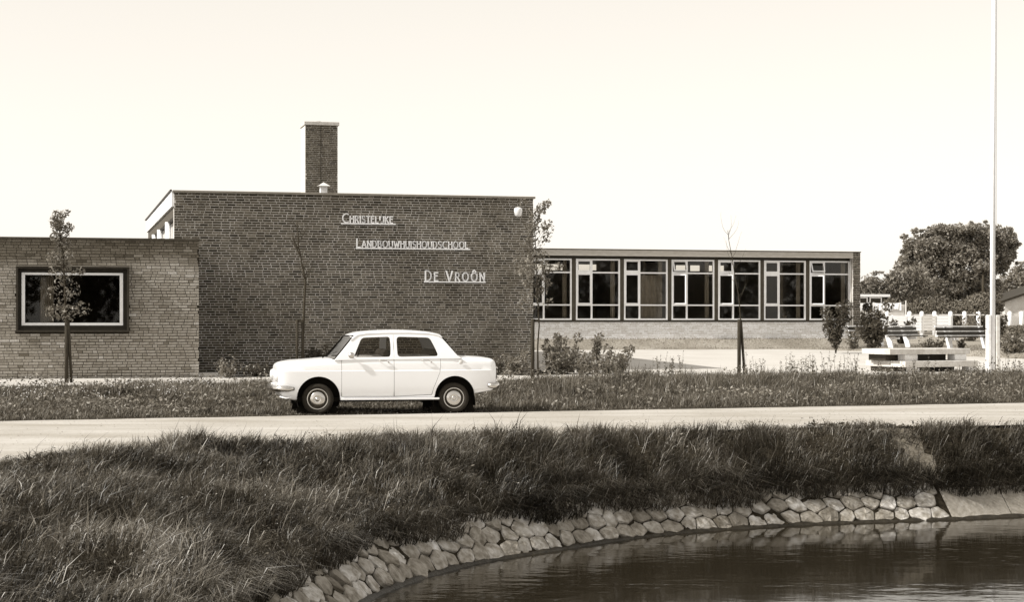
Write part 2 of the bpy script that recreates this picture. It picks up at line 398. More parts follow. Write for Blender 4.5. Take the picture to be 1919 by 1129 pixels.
# ------------------------------------------------------------------ stone revetment
wl = catmull(pond_ctrl[1:-1], 40)           # runs right to left
seg = np.hypot(*(wl[1:] - wl[:-1]).T); arc = np.concatenate([[0], np.cumsum(seg)])
def wl_at(l):
    x = np.interp(l, arc, wl[:, 0]); y = np.interp(l, arc, wl[:, 1])
    x2 = np.interp(l + .05, arc, wl[:, 0]); y2 = np.interp(l + .05, arc, wl[:, 1])
    t = np.array([x2 - x, y2 - y]); t /= np.hypot(*t); nrm = np.array([t[1], -t[0]])   # to the right of travel
    if pond_s(np.array([x + nrm[0] * .1]), np.array([y + nrm[1] * .1]))[0] < 0: nrm = -nrm
    return np.array([x, y]), nrm
def rev_pt(l, w, h=0.0):
    """w along the slope from the waterline up, h proud of it"""
    q, n_ = wl_at(l); hx, hz = 0.69, 0.72
    return Vector((q[0] + n_[0] * (w * hx - h * hz), q[1] + n_[1] * (w * hx - h * hz), -1.23 + w * hz + h * hx))
def arc_of_x(x): return float(np.interp(-x, -wl[:, 0][:600], arc[:600]))
rev = empty("stone_revetment"); tag(rev, "sloping stone facing at the foot of the grass bank", kind="structure")
LA = arc_of_x(6.02); LB = arc[np.argmin(np.hypot(wl[:, 0] + 1.75, wl[:, 1] - 14.6))]
cw, ch = 0.275, 0.212; nc = int((LB - LA) / cw)
r2 = random.Random(3); vert = {}
def hv(i, j):   # jittered honeycomb corner
    if (i, j) not in vert:
        vert[(i, j)] = (LA + i * cw / 2 + r2.uniform(-.045, .045), j * ch / 3 + r2.uniform(-.032, .032))
    return vert[(i, j)]
rows_n = 3
for row in range(rows_n):
    for c in range(nc):
        i0 = 2 * c + (row % 2); j0 = 3 * row
        poly = [hv(i0, j0 + 1), hv(i0 + 1, j0), hv(i0 + 2, j0 + 1), hv(i0 + 2, j0 + 3), hv(i0 + 1, j0 + 4), hv(i0, j0 + 3)]
        cx = sum(q[0] for q in poly) / 6; cy = sum(q[1] for q in poly) / 6
        gap = r2.uniform(.94, .985); hh = r2.uniform(.01, .055); tlt = r2.uniform(-.14, .14); tl2 = r2.uniform(-.16, .16)
        ring = []
        for q, (a, b) in enumerate(poly):   # 6 corners -> 12 with softened corners
            a2, b2 = poly[(q + 1) % 6]
            ring.append((a + (a2 - a) * .13, b + (b2 - b) * .13)); ring.append((a + (a2 - a) * .87, b + (b2 - b) * .87))
        vs = []; n = 12
        for sc, h in ((gap, -.06), (gap * .985, hh * .7), (gap * .90, hh), (gap * .5, hh + .006)):
            for a, b in ring:
                da, db = (a - cx) * sc, (b - cy) * sc
                jit = r2.uniform(-.007, .007) if h > 0 else 0
                vs.append(rev_pt(cx + da, cy + db, h + (da * tlt + db * tl2 if h > 0 else 0) + jit))
        vs.append(rev_pt(cx, cy, hh + .012 + r2.uniform(-.008, .008)))
        fs = [(k * n + m, k * n + (m + 1) % n, (k + 1) * n + (m + 1) % n, (k + 1) * n + m) for k in range(3) for m in range(n)]
        fs += [(3 * n + m, 3 * n + (m + 1) % n, 4 * n) for m in range(n)]
        mb = MB(); mb.add(vs, fs, r2.uniform(.7, 1.2)); mb.build("stone", M_stone, rev)
# toe strip, dark and wet, and the bed behind the stones
bed = MB(); toe = MB(); ls = np.arange(arc_of_x(12), LB + 1.5, .12); vb = []; vt = []
for l in ls:
    for w_, h_ in ((-.2, -.03), (.75, -.03)): vb.append(rev_pt(l, w_, h_))
    jj = r2.uniform(-.012, .012)
    for w_, h_ in ((-.25, .03), (-.01 + jj, .058 + jj), (.04 + jj * 1.6, .05), (.055 + jj, -.02)): vt.append(rev_pt(l, w_, h_))
k = len(ls)
bed.add(vb, [(2 * i, 2 * i + 1, 2 * i + 3, 2 * i + 2) for i in range(k - 1)]).build("stone_bed", M_moss, rev)
toe.add(vt, [(4 * i + a, 4 * i + a + 1, 4 * i + a + 5, 4 * i + a + 4) for i in range(k - 1) for a in range(3)]).build("toe_strip", M_moss, rev, sm=True)
# concrete slabs right of the stones
sl = LA - .03
for q in range(7):
    ln = (0.98, 1.25, 1.2, 1.2, 1.2, 1.2, 1.2)[q]; a0, a1 = sl - ln, sl - .02; sl -= ln
    vs = []
    for l in np.linspace(a0, a1, 6):
        for w_, h_ in ((-.02, -.05), (.0, .04), (.50, .05), (.56, .03), (.56, -.05)): vs.append(rev_pt(l, w_, h_))
    fs = [(5 * i + a, 5 * i + a + 1, 5 * i + a + 6, 5 * i + a + 5) for i in range(5) for a in range(4)] + [(0, 1, 2, 3, 4), (29, 28, 27, 26, 25)]
    MB().add(vs, fs).build("slab", M_slab, rev)

# ------------------------------------------------------------------ brickwork
def brick_runs(x0, x1, z0, z1, course, L0, L1, joint, seed, holes=()):
    """random wild bond: yields (xa, xb, za, zb)"""
    r = random.Random(seed); n = int(round((z1 - z0) / course)); course = (z1 - z0) / n
    for k in range(n):
        za = z0 + k * course + joint / 2; zb = z0 + (k + 1) * course - joint / 2
        x = x0 - (r.random() * L0 if k % 2 else r.random() * L1); last = 0
        while x < x1:
            l = L1 if (r.random() < .38 and last < 1) else L0
            last = last + 1 if l == L1 else 0
            a, b = max(x, x0) + (joint / 2 if x > x0 else 0), min(x + l, x1) - (joint / 2 if x + l < x1 else 0)
            x += l
            if b - a < .03: continue
            segs = [(a, b)]
            for (hx0, hx1, hz0, hz1) in holes:
                if zb > hz0 and za < hz1:
                    ns = []
                    for (p0, p1) in segs:
                        if p1 <= hx0 or p0 >= hx1: ns.append((p0, p1))
                        else:
                            if p0 < hx0 - .02: ns.append((p0, hx0))
                            if p1 > hx1 + .02: ns.append((hx1, p1))
                    segs = ns
            for s_ in segs: yield s_[0], s_[1], za, zb
def face_box(mb, xa, xb, za, zb, y0, y1, t, frame=None):
    mb.box(xa, xb, y0, y1, za, zb, t, skip=('k',))

# ------------------------------------------------------------------ the school
school = thing("school_building", "flat roofed brick school with low annex, dark brick hall, tall chimney and glazed classroom wing", "building", (OX, OY, 0), TH)
# ---- hall
HZ0, HZ1, HW, HD = 0.16, 4.80, 9.43, 13.4
hw = MB(); hw.box(0, HW, 0, .3, 0, HZ1); hw.box(HW - .3, HW - .001, .3, HD, 0, HZ1 - .002); hw.box(.2, HW - .3, HD - .3, HD - .002, 0, HZ1 - .003)
hall = hw.build("hall_wall", M_mortar_hall, school); hall["label"] = "dark brick hall wall with light mortar joints"
mb = MB(); r1 = random.Random(5)
def btone(r, lo=.6, hi=1.35):
    q = r.random()
    return r.uniform(lo, hi) if q < .85 else (r.uniform(hi, hi * 1.35) if q < .93 else r.uniform(lo * .6, lo))
for (a, b, c, d) in brick_runs(0, HW, HZ0, HZ1, .0655, .222, .112, .0165, 11):
    pr = r1.uniform(.003, .009); face_box(mb, a, b, c, d, -pr, .01, btone(r1, .55, 1.5))
for (a, b, c, d) in brick_runs(.02, HD, HZ0, HZ1, .0655, .222, .112, .0165, 12):   # right-hand side of the hall
    pr = r1.uniform(.003, .008); mb.box(HW - .01, HW + pr, a, b, c, d, btone(r1), skip=('l',))
o = mb.build("brick_courses", M_brick_hall, hall); tag(o, kind="stuff")
# coping
MB().box(-.03, HW + .05, -.055, .25, HZ1 + .002, HZ1 + .055).box(HW - .25, HW + .05, .251, HD, HZ1 + .002, HZ1 + .055).build("coping", M_coping, school)
MB().box(.02, HW - .02, .02, HD - .02, HZ1 - .16, HZ1 - .01).build("roof", M_roof, school)
# left side of the hall: fascia, posts, pale panels
MB().box(-.06, .0, .02, HD + .3, 4.45, HZ1 + .04).build("fascia", M_white, school)
MB().box(-.10, -.055, .0, HD + .32, HZ1 + .042, HZ1 + .075).build("roof_edge", M_dark, school)
MB().box(.0, .12, .3, HD + .2, 4.2, 4.45).box(.05, .12, 11.3, HD, .2, 4.199).build("side_beam", M_pier, school)
for va in (0.32, 3.9, 7.5):
    MB().box(.14, .18, va, va + 3.5, .2, 4.2).build("side_panel", M_white_dull, school)
for va in (2.9, 6.9, 9.9):
    MB().tube([(.02, va, .2), (.02, va, 4.2)], .085, 10).build("post", M_white, school, sm=True)
# ---- annex
AV = -3.325; AU1 = 0.365; AU0 = -8.5; AZ1 = 3.42
wx0, wx1 = px_u(30.5, AV - .1), px_u(242.4, AV - .1); wz0, wz1 = pz(wx0, AV, 623), pz(wx0, AV, 499.5)
am = MB()
am.box(AU0, wx0, AV, AV + .25, 0, AZ1); am.box(wx1, AU1, AV, AV + .25, 0, AZ1)
am.box(wx0, wx1, AV + .001, AV + .25, 0, wz0); am.box(wx0, wx1, AV + .001, AV + .25, wz1, AZ1 - .001)
am.box(AU1 - .25, AU1 - .001, AV + .25, -.001, 0, AZ1 - .002)
annex = am.build("annex_wall", M_mortar_annex, school); annex["label"] = "buff brick annex wall with dark recessed joints"
mb = MB(); r1 = random.Random(6)
runs = list(brick_runs(AU0, AU1, .12, AZ1, .0655, .222, .112, .010, 21, [(wx0, wx1, wz0, wz1)]))
full = [q for q in runs if q[1] - q[0] > .2 and q[0] > -3.2 and q[1] < AU1 - .01 and q[3] < AZ1 - .8]
full.sort(key=lambda q: -q[0]); chosen = set(full[:290])
variants = []
for k in range(14):
    bm_ = MB(); t_ = btone(r1, .82, 1.15)
    y_ = -r1.uniform(.008, .015); e = .006
    hx, hz = .106, .0275
    bm_.add([(-hx, 0, -hz), (hx, 0, -hz), (hx, 0, hz), (-hx, 0, hz), (-hx + e, y_, -hz + e), (hx - e, y_, -hz + e), (hx - e, y_ + r1.uniform(-.002, .002), hz - e), (-hx + e, y_, hz - e)],
            [(4, 5, 6, 7), (0, 1, 5, 4), (1, 2, 6, 5), (2, 3, 7, 6), (3, 0, 4, 7)], t_)
    me = bm_.mesh("brick", fix=False); me.materials.append(M_brick_annex); variants.append(me)
for q in runs:
    a, b, c, d = q
    if q in chosen:
        o = bpy.data.objects.new("brick", variants[r1.randrange(14)]); o.location = ((a + b) / 2, AV - .0, (c + d) / 2)
        o.rotation_euler = (0, r1.uniform(-.012, .012), 0); link(o, annex)
    else:
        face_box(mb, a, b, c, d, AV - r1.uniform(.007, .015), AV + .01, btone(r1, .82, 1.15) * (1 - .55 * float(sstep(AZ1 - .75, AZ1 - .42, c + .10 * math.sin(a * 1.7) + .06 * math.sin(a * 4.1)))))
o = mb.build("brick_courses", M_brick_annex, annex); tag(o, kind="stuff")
MB().box(AU0, AU1 + .03, AV - .035, AV + .25, AZ1 + .002, AZ1 + .05).box(AU1 - .22, AU1 + .03, AV + .251, -.03, AZ1 + .002, AZ1 + .05).build("annex_coping", M_pier, school)
MB().box(AU0, AU1 - .26, AV + .26, 12.0, AZ1 - .2, AZ1 - .06).box(AU0, .0 - .11, 11.7, 12, 0, AZ1 - .21).build("annex_roof", M_roof, school)
# annex window: dark projecting box, white frame, pane
win = MB(); dp = .16; tb = .045
win.box(wx0, wx1, AV - dp, AV + .2, wz1 - tb, wz1); win.box(wx0, wx1, AV - dp, AV + .2, wz0, wz0 + tb)
win.box(wx0, wx0 + tb, AV - dp, AV + .2, wz0 + tb, wz1 - tb); win.box(wx1 - tb, wx1, AV - dp, AV + .2, wz0 + tb, wz1 - tb)
fx0, fx1 = px_u(41, AV), px_u(231, AV); fz0, fz1 = pz(fx0, AV, 610.4), pz(fx0, AV, 511)
for (a, b, c, d) in ((wx0 + tb, fx0, wz0 + tb, wz1 - tb), (fx1, wx1 - tb, wz0 + tb, wz1 - tb), (fx0, fx1, wz0 + tb, fz0), (fx0, fx1, fz1, wz1 - tb)):
    win.box(a, b, AV + .02, AV + .06, c, d)
awin = win.build("window", M_dark, school); awin["label"] = "wide annex window in a dark projecting box"
fr = MB(); ft = .075
fr.box(fx0, fx1, AV - .02, AV + .05, fz0, fz0 + ft * .8).box(fx0, fx1, AV - .02, AV + .05, fz1 - ft * .7, fz1)
fr.box(fx0, fx0 + ft, AV - .02, AV + .05, fz0 + ft * .8, fz1 - ft * .7).box(fx1 - ft, fx1, AV - .02, AV + .05, fz0 + ft * .8, fz1 - ft * .7)
fr.build("window_frame", M_white, awin)
MB().box(fx0 + ft, fx1 - ft, AV + .012, AV + .018, fz0 + ft * .8, fz1 - ft * .7).build("pane", M_glass, awin)
MB().box(wx0 - .01, wx1 + .01, AV - dp - .02, AV - .002, wz1 + .002, wz1 + .02).build("drip_strip", M_coping, awin)
# annex room
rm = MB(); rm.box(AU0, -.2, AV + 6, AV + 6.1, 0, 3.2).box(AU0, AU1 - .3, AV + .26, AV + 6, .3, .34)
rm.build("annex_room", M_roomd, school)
def curtain(u0, u1, v, z0, z1, label, grp=None, folds=6):
    n = folds * 6; vs = []
    for k in range(n + 1):
        u = u0 + (u1 - u0) * k / n; vv = v + .035 * math.sin(2 * math.pi * folds * k / n)
        vs += [(u, vv, z0), (u, vv, z1)]
    me = MB().add(vs, [(2 * k, 2 * k + 2, 2 * k + 3, 2 * k + 1) for k in range(n)]).mesh("curtain", True); me.materials.append(M_curtain)
    o = bpy.data.objects.new("curtain", me); x, y = OX, OY; o.location = (x, y, 0); o.rotation_euler = (0, 0, TH); link(o)
    tag(o, label, "curtain", grp); return o
curtain(px_u(76, AV + .35), px_u(101, AV + .35), AV + .35, fz0 - .1, fz1 + .1, "narrow drawn curtain inside left end of annex window")
# ---- chimney on the low rear block
chu, chv = 5.57, 16.46; cwid = 1.13; cz1 = 8.45
MB().box(1.0, 9.0, HD + .01, 22, 0, 3.6).build("rear_block", M_brick_hall, school)
chim = MB().box(chu, chu + cwid, chv, chv + cwid, 3.5, cz1).build("chimney", M_mortar_hall, school)
mb = MB(); r1 = random.Random(8)
for (a, b, c, d) in brick_runs(chu, chu + cwid, 3.6, cz1, .0655, .222, .112, .012, 31):
    face_box(mb, a, b, c, d, chv - r1.uniform(.004, .009), chv + .01, btone(r1, .8, 1.6))
for (a, b, c, d) in brick_runs(chv, chv + cwid, 3.6, cz1, .0655, .222, .112, .012, 32):
    mb.box(chu + cwid - .01, chu + cwid + .007, a, b, c, d, btone(r1, .8, 1.6), skip=('l',))
o = mb.build("brick_courses", M_brick_hall, chim); tag(o, kind="stuff")
MB().box(chu - .05, chu + cwid + .06, chv - .05, chv + cwid + .05, cz1 + .002, cz1 + .13).build("chimney_cap", M_concrete, chim, bevel=.015)
MB().tube([(chu + .5, chv + .3, cz1 + .1), (chu + .5, chv + .3, cz1 + .17)], .09, 12).build("flue", M_coping, chim)
MB().box(chu - .012, chu - .001, chv + .0, chv + cwid, 3.6, cz1 - .001).build("sunlit_side", M_white_dull, chim)  # pale sheet over the left bricks, sunlight put into its colour
MB().box(chu + .53, chu + .55, chv - .014, chv - .009, 5.0, cz1).build("crack_line", M_dark, chim)
# ---- classroom wing
WV = 16.84; WU0, WU1 = 9.3, 26.86; WZT = 4.16
wing = MB()
wing.box(WU0, WU1 - .32, WV, WV + .22, .5, 1.505); wing.build("wing_wall", M_mortar_wing, school)
wingw = school.children[-1]
mb = MB(); r1 = random.Random(9)
for (a, b, c, d) in brick_runs(11.8, WU1 - .32, .72, 1.503, .0655, .222, .112, .012, 41):
    face_box(mb, a, b, c, d, WV - r1.uniform(.003, .007), WV + .01, r1.uniform(.86, 1.12))
o = mb.build("brick_courses", M_brick_wing, wingw); tag(o, kind="stuff")
MB().box(WU0, WU1 - .32, WV - .06, WV + .22, 1.507, 1.57).build("sill", M_dark, school)
# end pier
ep = MB().box(WU1 - .30, WU1, WV - .28, WV + .3, .5, WZT + .0).build("end_pier", M_mortar_hall, school)
mb = MB()
for (a, b, c, d) in brick_runs(WU1 - .30, WU1, .6, WZT, .0655, .222, .112, .012, 51):
    face_box(mb, a, b, c, d, WV - .28 - r1.uniform(.004, .008), WV - .27, btone(r1))
o = mb.build("brick_courses", M_brick_hall, ep); tag(o, kind="stuff")
MB().box(WU1 - .02, WU1 - .001, WV + .3, WV + 8, .5, WZT - .01).build("gable_wall", M_brick_hall, school)
MB().tube([(WU1 - .33, WV - .12, .9), (WU1 - .33, WV - .12, WZT - .2)], .03, 8).build("downpipe", M_white_dull, school, sm=True)
# roof slab with fascia
MB().box(WU0, WU1 - .302, WV - .30, WV - .26, 3.94, WZT).build("wing_fascia", M_fascia, school)
MB().box(WU0, WU1 - .302, WV - .32, WV - .255, WZT + .001, WZT + .035).box(WU1 - .301, WU1 + .02, WV - .32, WV + 8.1, WZT + .002, WZT + .036).build("roof_trim", M_pier, school)
MB().box(WU0, WU1 - .302, WV - .26, WV + 8, 3.955, WZT - .01).build("wing_roof", M_roof, school)
MB().box(WU0, WU1 - .302, WV - .02, WV + .12, 3.84, 3.95).build("window_head", M_dark, school)  # dark colour stands in for the soffit's shadow
# room shell
WB = WV + 7.2
opens = []
for (a, b) in ((1003, 1048), (1051, 1060), (1085, 1130), (1132, 1152), (1267, 1291), (1294, 1313), (1328, 1338), (1346, 1393), (1406, 1420), (1436, 1449), (1452, 1471)):
    opens.append((px_u(a, WB), px_u(b, WB)))
bz0, bz1 = pz(px_u(1300, WB), WB, 508.5), pz(px_u(1300, WB), WB, 497.5)
rw = MB(); rw.box(WU0, WU1 - .32, WB, WB + .1, .8, bz0); rw.box(WU0, WU1 - .32, WB, WB + .1, bz1, 3.95)
cur = WU0
for (a, b) in opens:
    rw.box(cur, a, WB, WB + .1, bz0 + .0005, bz1 - .0005); cur = b
rw.box(cur, WU1 - .32, WB, WB + .1, bz0 + .0005, bz1 - .0005)
rw.build("classroom_back_wall", M_room, school)
MB().box(WU0, WU1 - .33, WV + .23, WB - .01, .85, .9).build("classroom_floor", M_roomd, school)
for q in (13.0, 18.6, 24.2):
    MB().box(q, q + .1, WV + 1.2, WB - .01, .9, 3.94).build("partition", M_room, school)
for q in (11.6, 15.4, 17.0, 20.6, 22.4, 25.6):
    tb_ = MB(); tb_.box(q - .6, q + .6, WV + 2.2, WV + 2.9, 1.60, 1.64)
    for a_ in (-.55, .5):
        for b_ in (2.25, 2.8): tb_.box(q + a_, q + a_ + .05, WV + b_, WV + b_ + .05, .9, 1.599)
    tb_.build("classroom_table", M_fascia, school)
wpx = [(990.0, 1071.3), (1079.4, 1161.8), (1169.4, 1251), (1258.5, 1338.5), (1345.7, 1424.6), (1431.7, 1509.8), (1517, 1594)]
zt, zb_, zu, zl = 3.835, 1.575, 3.33, 2.13
prev = None
ords = ["first", "second", "third", "fourth", "fifth", "sixth", "seventh"]
for k, (pa, pb) in enumerate(wpx):
    a, b = px_u(pa, WV), px_u(pb, WV)
    if prev is not None: MB().box(prev + .002, a - .002, WV - .03, WV + .08, 1.571, 3.838).build("pier_panel", M_pier, school)
    prev = b
    m_ = a + (b - a) * .355; ft = .055; y0, y1 = WV - .04, WV + .05
    f = MB()
    f.box(a, b, y0, y1, zb_, zb_ + ft).box(a, b, y0, y1, zt - ft, zt).box(a, a + ft, y0, y1, zb_ + ft, zt - ft).box(b - ft, b, y0, y1, zb_ + ft, zt - ft)
    f.box(m_ - .03, m_ + .03, y0, y1, zb_ + ft, zt - ft)
    f.box(m_ + .03, b - ft, y0 + .005, y1, zu - .025, zu + .025).box(m_ + .03, b - ft, y0 + .005, y1, zl - .025, zl + .025)
    f.box(a + ft, m_ - .03, y0 + .005, y1, zu - .05, zu + .05).box(a + ft, m_ - .03, y0 + .005, y1, zl - .03, zl + .04)
    wo_ = f.build("window", M_white, school)
    wo_["label"] = "%s classroom window from the hall, white framed with six panes" % ords[k]
    L_, R_ = (a + ft, m_ - .03), (m_ + .03, b - ft)
    for (x0, x1), (z0, z1) in ((R_, (zb_ + ft, zl - .025)), (R_, (zl + .025, zu - .025)), (R_, (zu + .025, zt - ft)), (L_, (zb_ + ft, zl - .03))):
        MB().box(x0 - .005, x1 + .005, WV + .01, WV + .016, z0 - .005, z1 + .005).build("pane", M_glass, wo_)
    # casement and hopper on the left column
    ang_c = {3: 38, 4: 32, 6: 40}.get(k, 0); ang_h = {3: 22, 6: 24}.get(k, 0)
    def sash(x0, x1, z0, z1, nm, hinge, ang):
        t = .035; s_ = MB(); W_, H_ = x1 - x0, z1 - z0
        s_.box(0, W_, -.02, .02, 0, t).box(0, W_, -.02, .02, H_ - t, H_).box(0, t, -.02, .02, t, H_ - t).box(W_ - t, W_, -.02, .02, t, H_ - t)
        g = MB().box(t, W_ - t, -.003, .003, t, H_ - t)
        for bb, nn, mm in ((s_, nm, M_white), (g, "pane", M_glass)):
            if hinge == 'left': mtx = Matrix.Translation((x0, WV - .02, z0)) @ Matrix.Rotation(-rad(ang), 4, 'Z')
            elif hinge == 'right': mtx = Matrix.Translation((x1, WV - .02, z0)) @ Matrix.Rotation(rad(ang), 4, 'Z') @ Matrix.Translation((-W_, 0, 0))
            else: mtx = Matrix.Translation((x0, WV - .02, z1)) @ Matrix.Rotation(-rad(ang), 4, 'X') @ Matrix.Translation((0, 0, -H_))
            bb.v = [tuple(mtx @ Vector(q)) for q in bb.v]; bb.build(nn, mm, wo_)
    sash(L_[0], L_[1], zl + .042, zu - .052, "casement", 'left', ang_c)
    sash(L_[0], L_[1], zu + .052, zt - ft - .002, "hopper", 'top', ang_h)
    if k in (0, 1, 2, 3, 5, 6):
        wd = (b - a)
        curtain(a + wd * .83, a + wd * .93, WV + .22, zb_ + .02, 3.80, "pale curtain hanging at the right side of the %s classroom window from the hall" % ords[k], "curtains in the classroom windows", 2)
curtain(px_u(1197, WV + .3), px_u(1236, WV + .3), WV + .3, 1.62, 3.25, "wide half drawn curtain inside the third classroom window from the hall", "curtains in the classroom windows", 5)
MB().box(prev + .002, WU1 - .37, WV - .03, WV + .08, 1.571, 3.838).build("pier_panel", M_white, school)
# interior sill plants (sixth window)
def leafy(name, pts_c, n, size, m, parent, seed, flat=1.0, tone_lo=.6, tone_hi=1.5, droop=0.0):
    """cloud of folded leaves; pts_c: list of (centre, (rx,ry,rz), weight)"""
    r = np.random.default_rng(seed); W = np.array([c[2] for c in pts_c], float); W /= W.sum()
    idx = r.choice(len(pts_c), n, p=W); cen = np.array([c[0] for c in pts_c])[idx]; rr = np.array([c[1] for c in pts_c])[idx]
    d = r.normal(size=(n, 3)); d /= np.linalg.norm(d, axis=1)[:, None]
    q = r.random(n) ** (1 / 3.0) * .55 + .45 * r.random(n) ** .35
    P = cen + d * rr * (q[:, None])
    ax = r.normal(size=(n, 3)); ax[:, 2] = ax[:, 2] * flat - droop; ax /= np.linalg.norm(ax, axis=1)[:, None]
    bx_ = np.cross(ax, r.normal(size=(n, 3))); bx_ /= np.linalg.norm(bx_, axis=1)[:, None]
    s_ = size * r.uniform(.6, 1.4, n)[:, None]
    nrm = np.cross(ax, bx_)
    V = np.stack([P - ax * s_, P + bx_ * s_ * .45 + nrm * s_ * .15, P + ax * s_, P - bx_ * s_ * .45 + nrm * s_ * .15], 1)
    t = r.uniform(tone_lo, tone_hi, n); t = np.where(r.random(n) < .06, t * 1.7, t)
    me = np_mesh(name, V.reshape(-1, 3), np.arange(4 * n).reshape(n, 4), np.repeat(t, 4))
    return put(name, me, m, parent)
pu = px_u(1470, WV + .25); x, y = bxy(pu, WV + .25)
pl = thing("potted_plant", "spiky potted plant on the sill inside the sixth classroom window from the hall", "plant", (x, y, 1.60))
MB().lathe([(.0, 0), (.08, 0), (.10, .15), (.0, .15)], 12).build("pot", M_coping, pl)
sp = MB()
for k in range(16):
    a = k * 2.4; l = .28 + .12 * random.random(); e = rad(25 + 50 * random.random())
    tip = Vector((math.cos(a) * math.cos(e), math.sin(a) * math.cos(e), math.sin(e))) * l + Vector((0, 0, .14)); sd_ = Vector((-math.sin(a), math.cos(a), 0)) * .02
    b0 = Vector((0, 0, .14)); sp.add([b0 - sd_, b0 + sd_, tip], [(0, 1, 2)], 1.6)
sp.build("leaf_rosette", M_weed, pl)

# ------------------------------------------------------------------ signs on the hall
def arcp(cx, cy, rx, ry, a0, a1, n=10):
    return [(cx + rx * math.cos(rad(a0 + (a1 - a0) * k / n)), cy + ry * math.sin(rad(a0 + (a1 - a0) * k / n))) for k in range(n + 1)]
G = {  # strokes in a unit-high cell; first value is the width
 'A': (.62, [[(0, 0), (.31, 1), (.62, 0)], [(.1, .3), (.52, .3)]]),
 'B': (.5, [[(0, 0), (0, 1)], [(0, 1)] + arcp(.2, .77, .2, .23, 90, -90) + [(0, .54)], [(0, .54)] + arcp(.22, .27, .26, .27, 90, -90) + [(0, 0)]]),
 'C': (.66, [arcp(.42, .5, .42, .5, 60, 300, 16)]),
 'D': (.6, [[(0, 0), (0, 1)], [(0, 1)] + arcp(.15, .5, .42, .5, 90, -90, 14) + [(0, 0)]]),
 'E': (.42, [[(.42, 1), (0, 1), (0, 0), (.42, 0)], [(0, .62), (.34, .62)]]),
 'H': (.52, [[(0, 0), (0, 1)], [(.52, 0), (.52, 1)], [(0, .6), (.52, .6)]]),
 'I': (.06, [[(.03, 0), (.03, 1)]]),
 'J': (.34, [[(.3, 1), (.3, .15)] + arcp(.12, .16, .18, .16, 0, -110, 8)]),
 'K': (.5, [[(0, 0), (0, 1)], [(.48, 1), (0, .48)], [(.12, .6), (.5, 0)]]),
 'L': (.4, [[(0, 1), (0, 0), (.4, 0)]]),
 'N': (.52, [[(0, 0), (0, 1), (.52, 0), (.52, 1)]]),
 'O': (.7, [arcp(.35, .5, .35, .5, 0, 360, 22)]),
 'R': (.5, [[(0, 0), (0, 1)], [(0, 1)] + arcp(.2, .75, .22, .25, 90, -90) + [(0, .5)], [(.2, .5), (.5, 0)]]),
 'S': (.44, [arcp(.22, .76, .2, .24, 30, 250, 10) + arcp(.22, .26, .21, .26, 80, -150, 12)]),
 'T': (.46, [[(.23, 0), (.23, 1)], [(0, 1), (.46, 1)]]),
 'U': (.54, [[(0, 1), (0, .27)] + arcp(.27, .27, .27, .27, 180, 360, 12) + [(.54, 1)]]),
 'V': (.62, [[(0, 1), (.31, 0), (.62, 1)]]),
 'W': (.8, [[(0, 1), (.2, 0), (.4, .8), (.6, 0), (.8, 1)]]),
 'Y': (.56, [[(0, 1), (0, .45)], [(.56, 1), (.56, .15)] + arcp(.3, .16, .26, .16, 0, -120, 8), [(.12, 1.0), (.12, .9)]]),
 '^': (.7, [arcp(.35, .5, .35, .5, 0, 360, 22), [(.14, 1.12), (.35, 1.32), (.56, 1.12)]]),
}
def ribbon(mb, pts, wd, y0, y1):
    for (ax, az), (bx, bz) in zip(pts[:-1], pts[1:]):
        dx, dz = bx - ax, bz - az; l = math.hypot(dx, dz)
        if l < 1e-6: continue
        nx_, nz_ = -dz / l * wd / 2, dx / l * wd / 2; ex, ez = dx / l * wd * .25, dz / l * wd * .25
        mb.prism([(ax - ex + nx_, az - ez + nz_), (ax - ex - nx_, az - ez - nz_), (bx + ex - nx_, bz + ez - nz_), (bx + ex + nx_, bz + ez + nz_)], y0, y1)
def sign(text, pxa, pxb, py_base, cap_px, small_px, first_caps, ux0, ux1, label, stroke=.030):
    V_ = -.05; ua, ub = px_u(pxa, V_), px_u(pxb, V_); zb0 = pz(ua, V_, py_base); sc = bxy(ua, V_)[1] / F_PX
    caph, smh = cap_px * sc, small_px * sc
    s = thing("name_sign", label, "sign", (*bxy(ua, V_), zb0), TH)
    tot = 0; items = []
    for k, chh in enumerate(text):
        if chh == ' ': items.append((None, 0)); continue
        h = caph if k in first_caps else smh; items.append((chh, h)); tot += G[chh][0] * h
    nl = len([1 for c in items if c[0]]); nsp = len([1 for c in items if c[0] is None])
    gap = ((ub - ua) - tot) / (nl - 1 + nsp * 1.6); x = 0
    for chh, h in items:
        if chh is None: x += gap * 1.6; continue
        mb = MB()
        for st in G[chh][1]:
            ribbon(mb, [(x + q[0] * h, q[1] * h) for q in st], stroke, -.016, .016)
        mb.build("letter", M_letter, s); x += G[chh][0] * h + gap
    a, b = px_u(ux0, V_) - ua, px_u(ux1, V_) - ua
    bar = MB(); bar.box(a, b, -.022, .022, -.045, -.012)
    bar.build("underline_bar", M_letter, s)
    br = MB()
    for k in range(4):
        q = a + (b - a) * (k + .5) / 4; br.box(q - .01, q + .01, .0221, .049, -.04, -.02)
    br.build("bracket", M_dark, s)
sign("CHRISTELYKE", 643, 736.5, 417, 16.2, 12.2, {0}, 640, 742, "topmost white letter sign on the dark brick wall, reading CHRISTELIJKE, underlined")
sign("LANDBOUWHUISHOUDSCHOOL", 669.5, 877.5, 463.5, 16.2, 12.2, {0}, 668, 881.5, "longest white letter sign on the brick wall, middle of three, reading LANDBOUWHUISHOUDSCHOOL", stroke=.027)
sign("DE VRO^N", 798, 908, 526.5, 18.5, 15.2, {0, 3}, 795.5, 910.5, "lowest white letter sign on the brick wall, reading DE VROÔN, with the largest letters", stroke=.034)
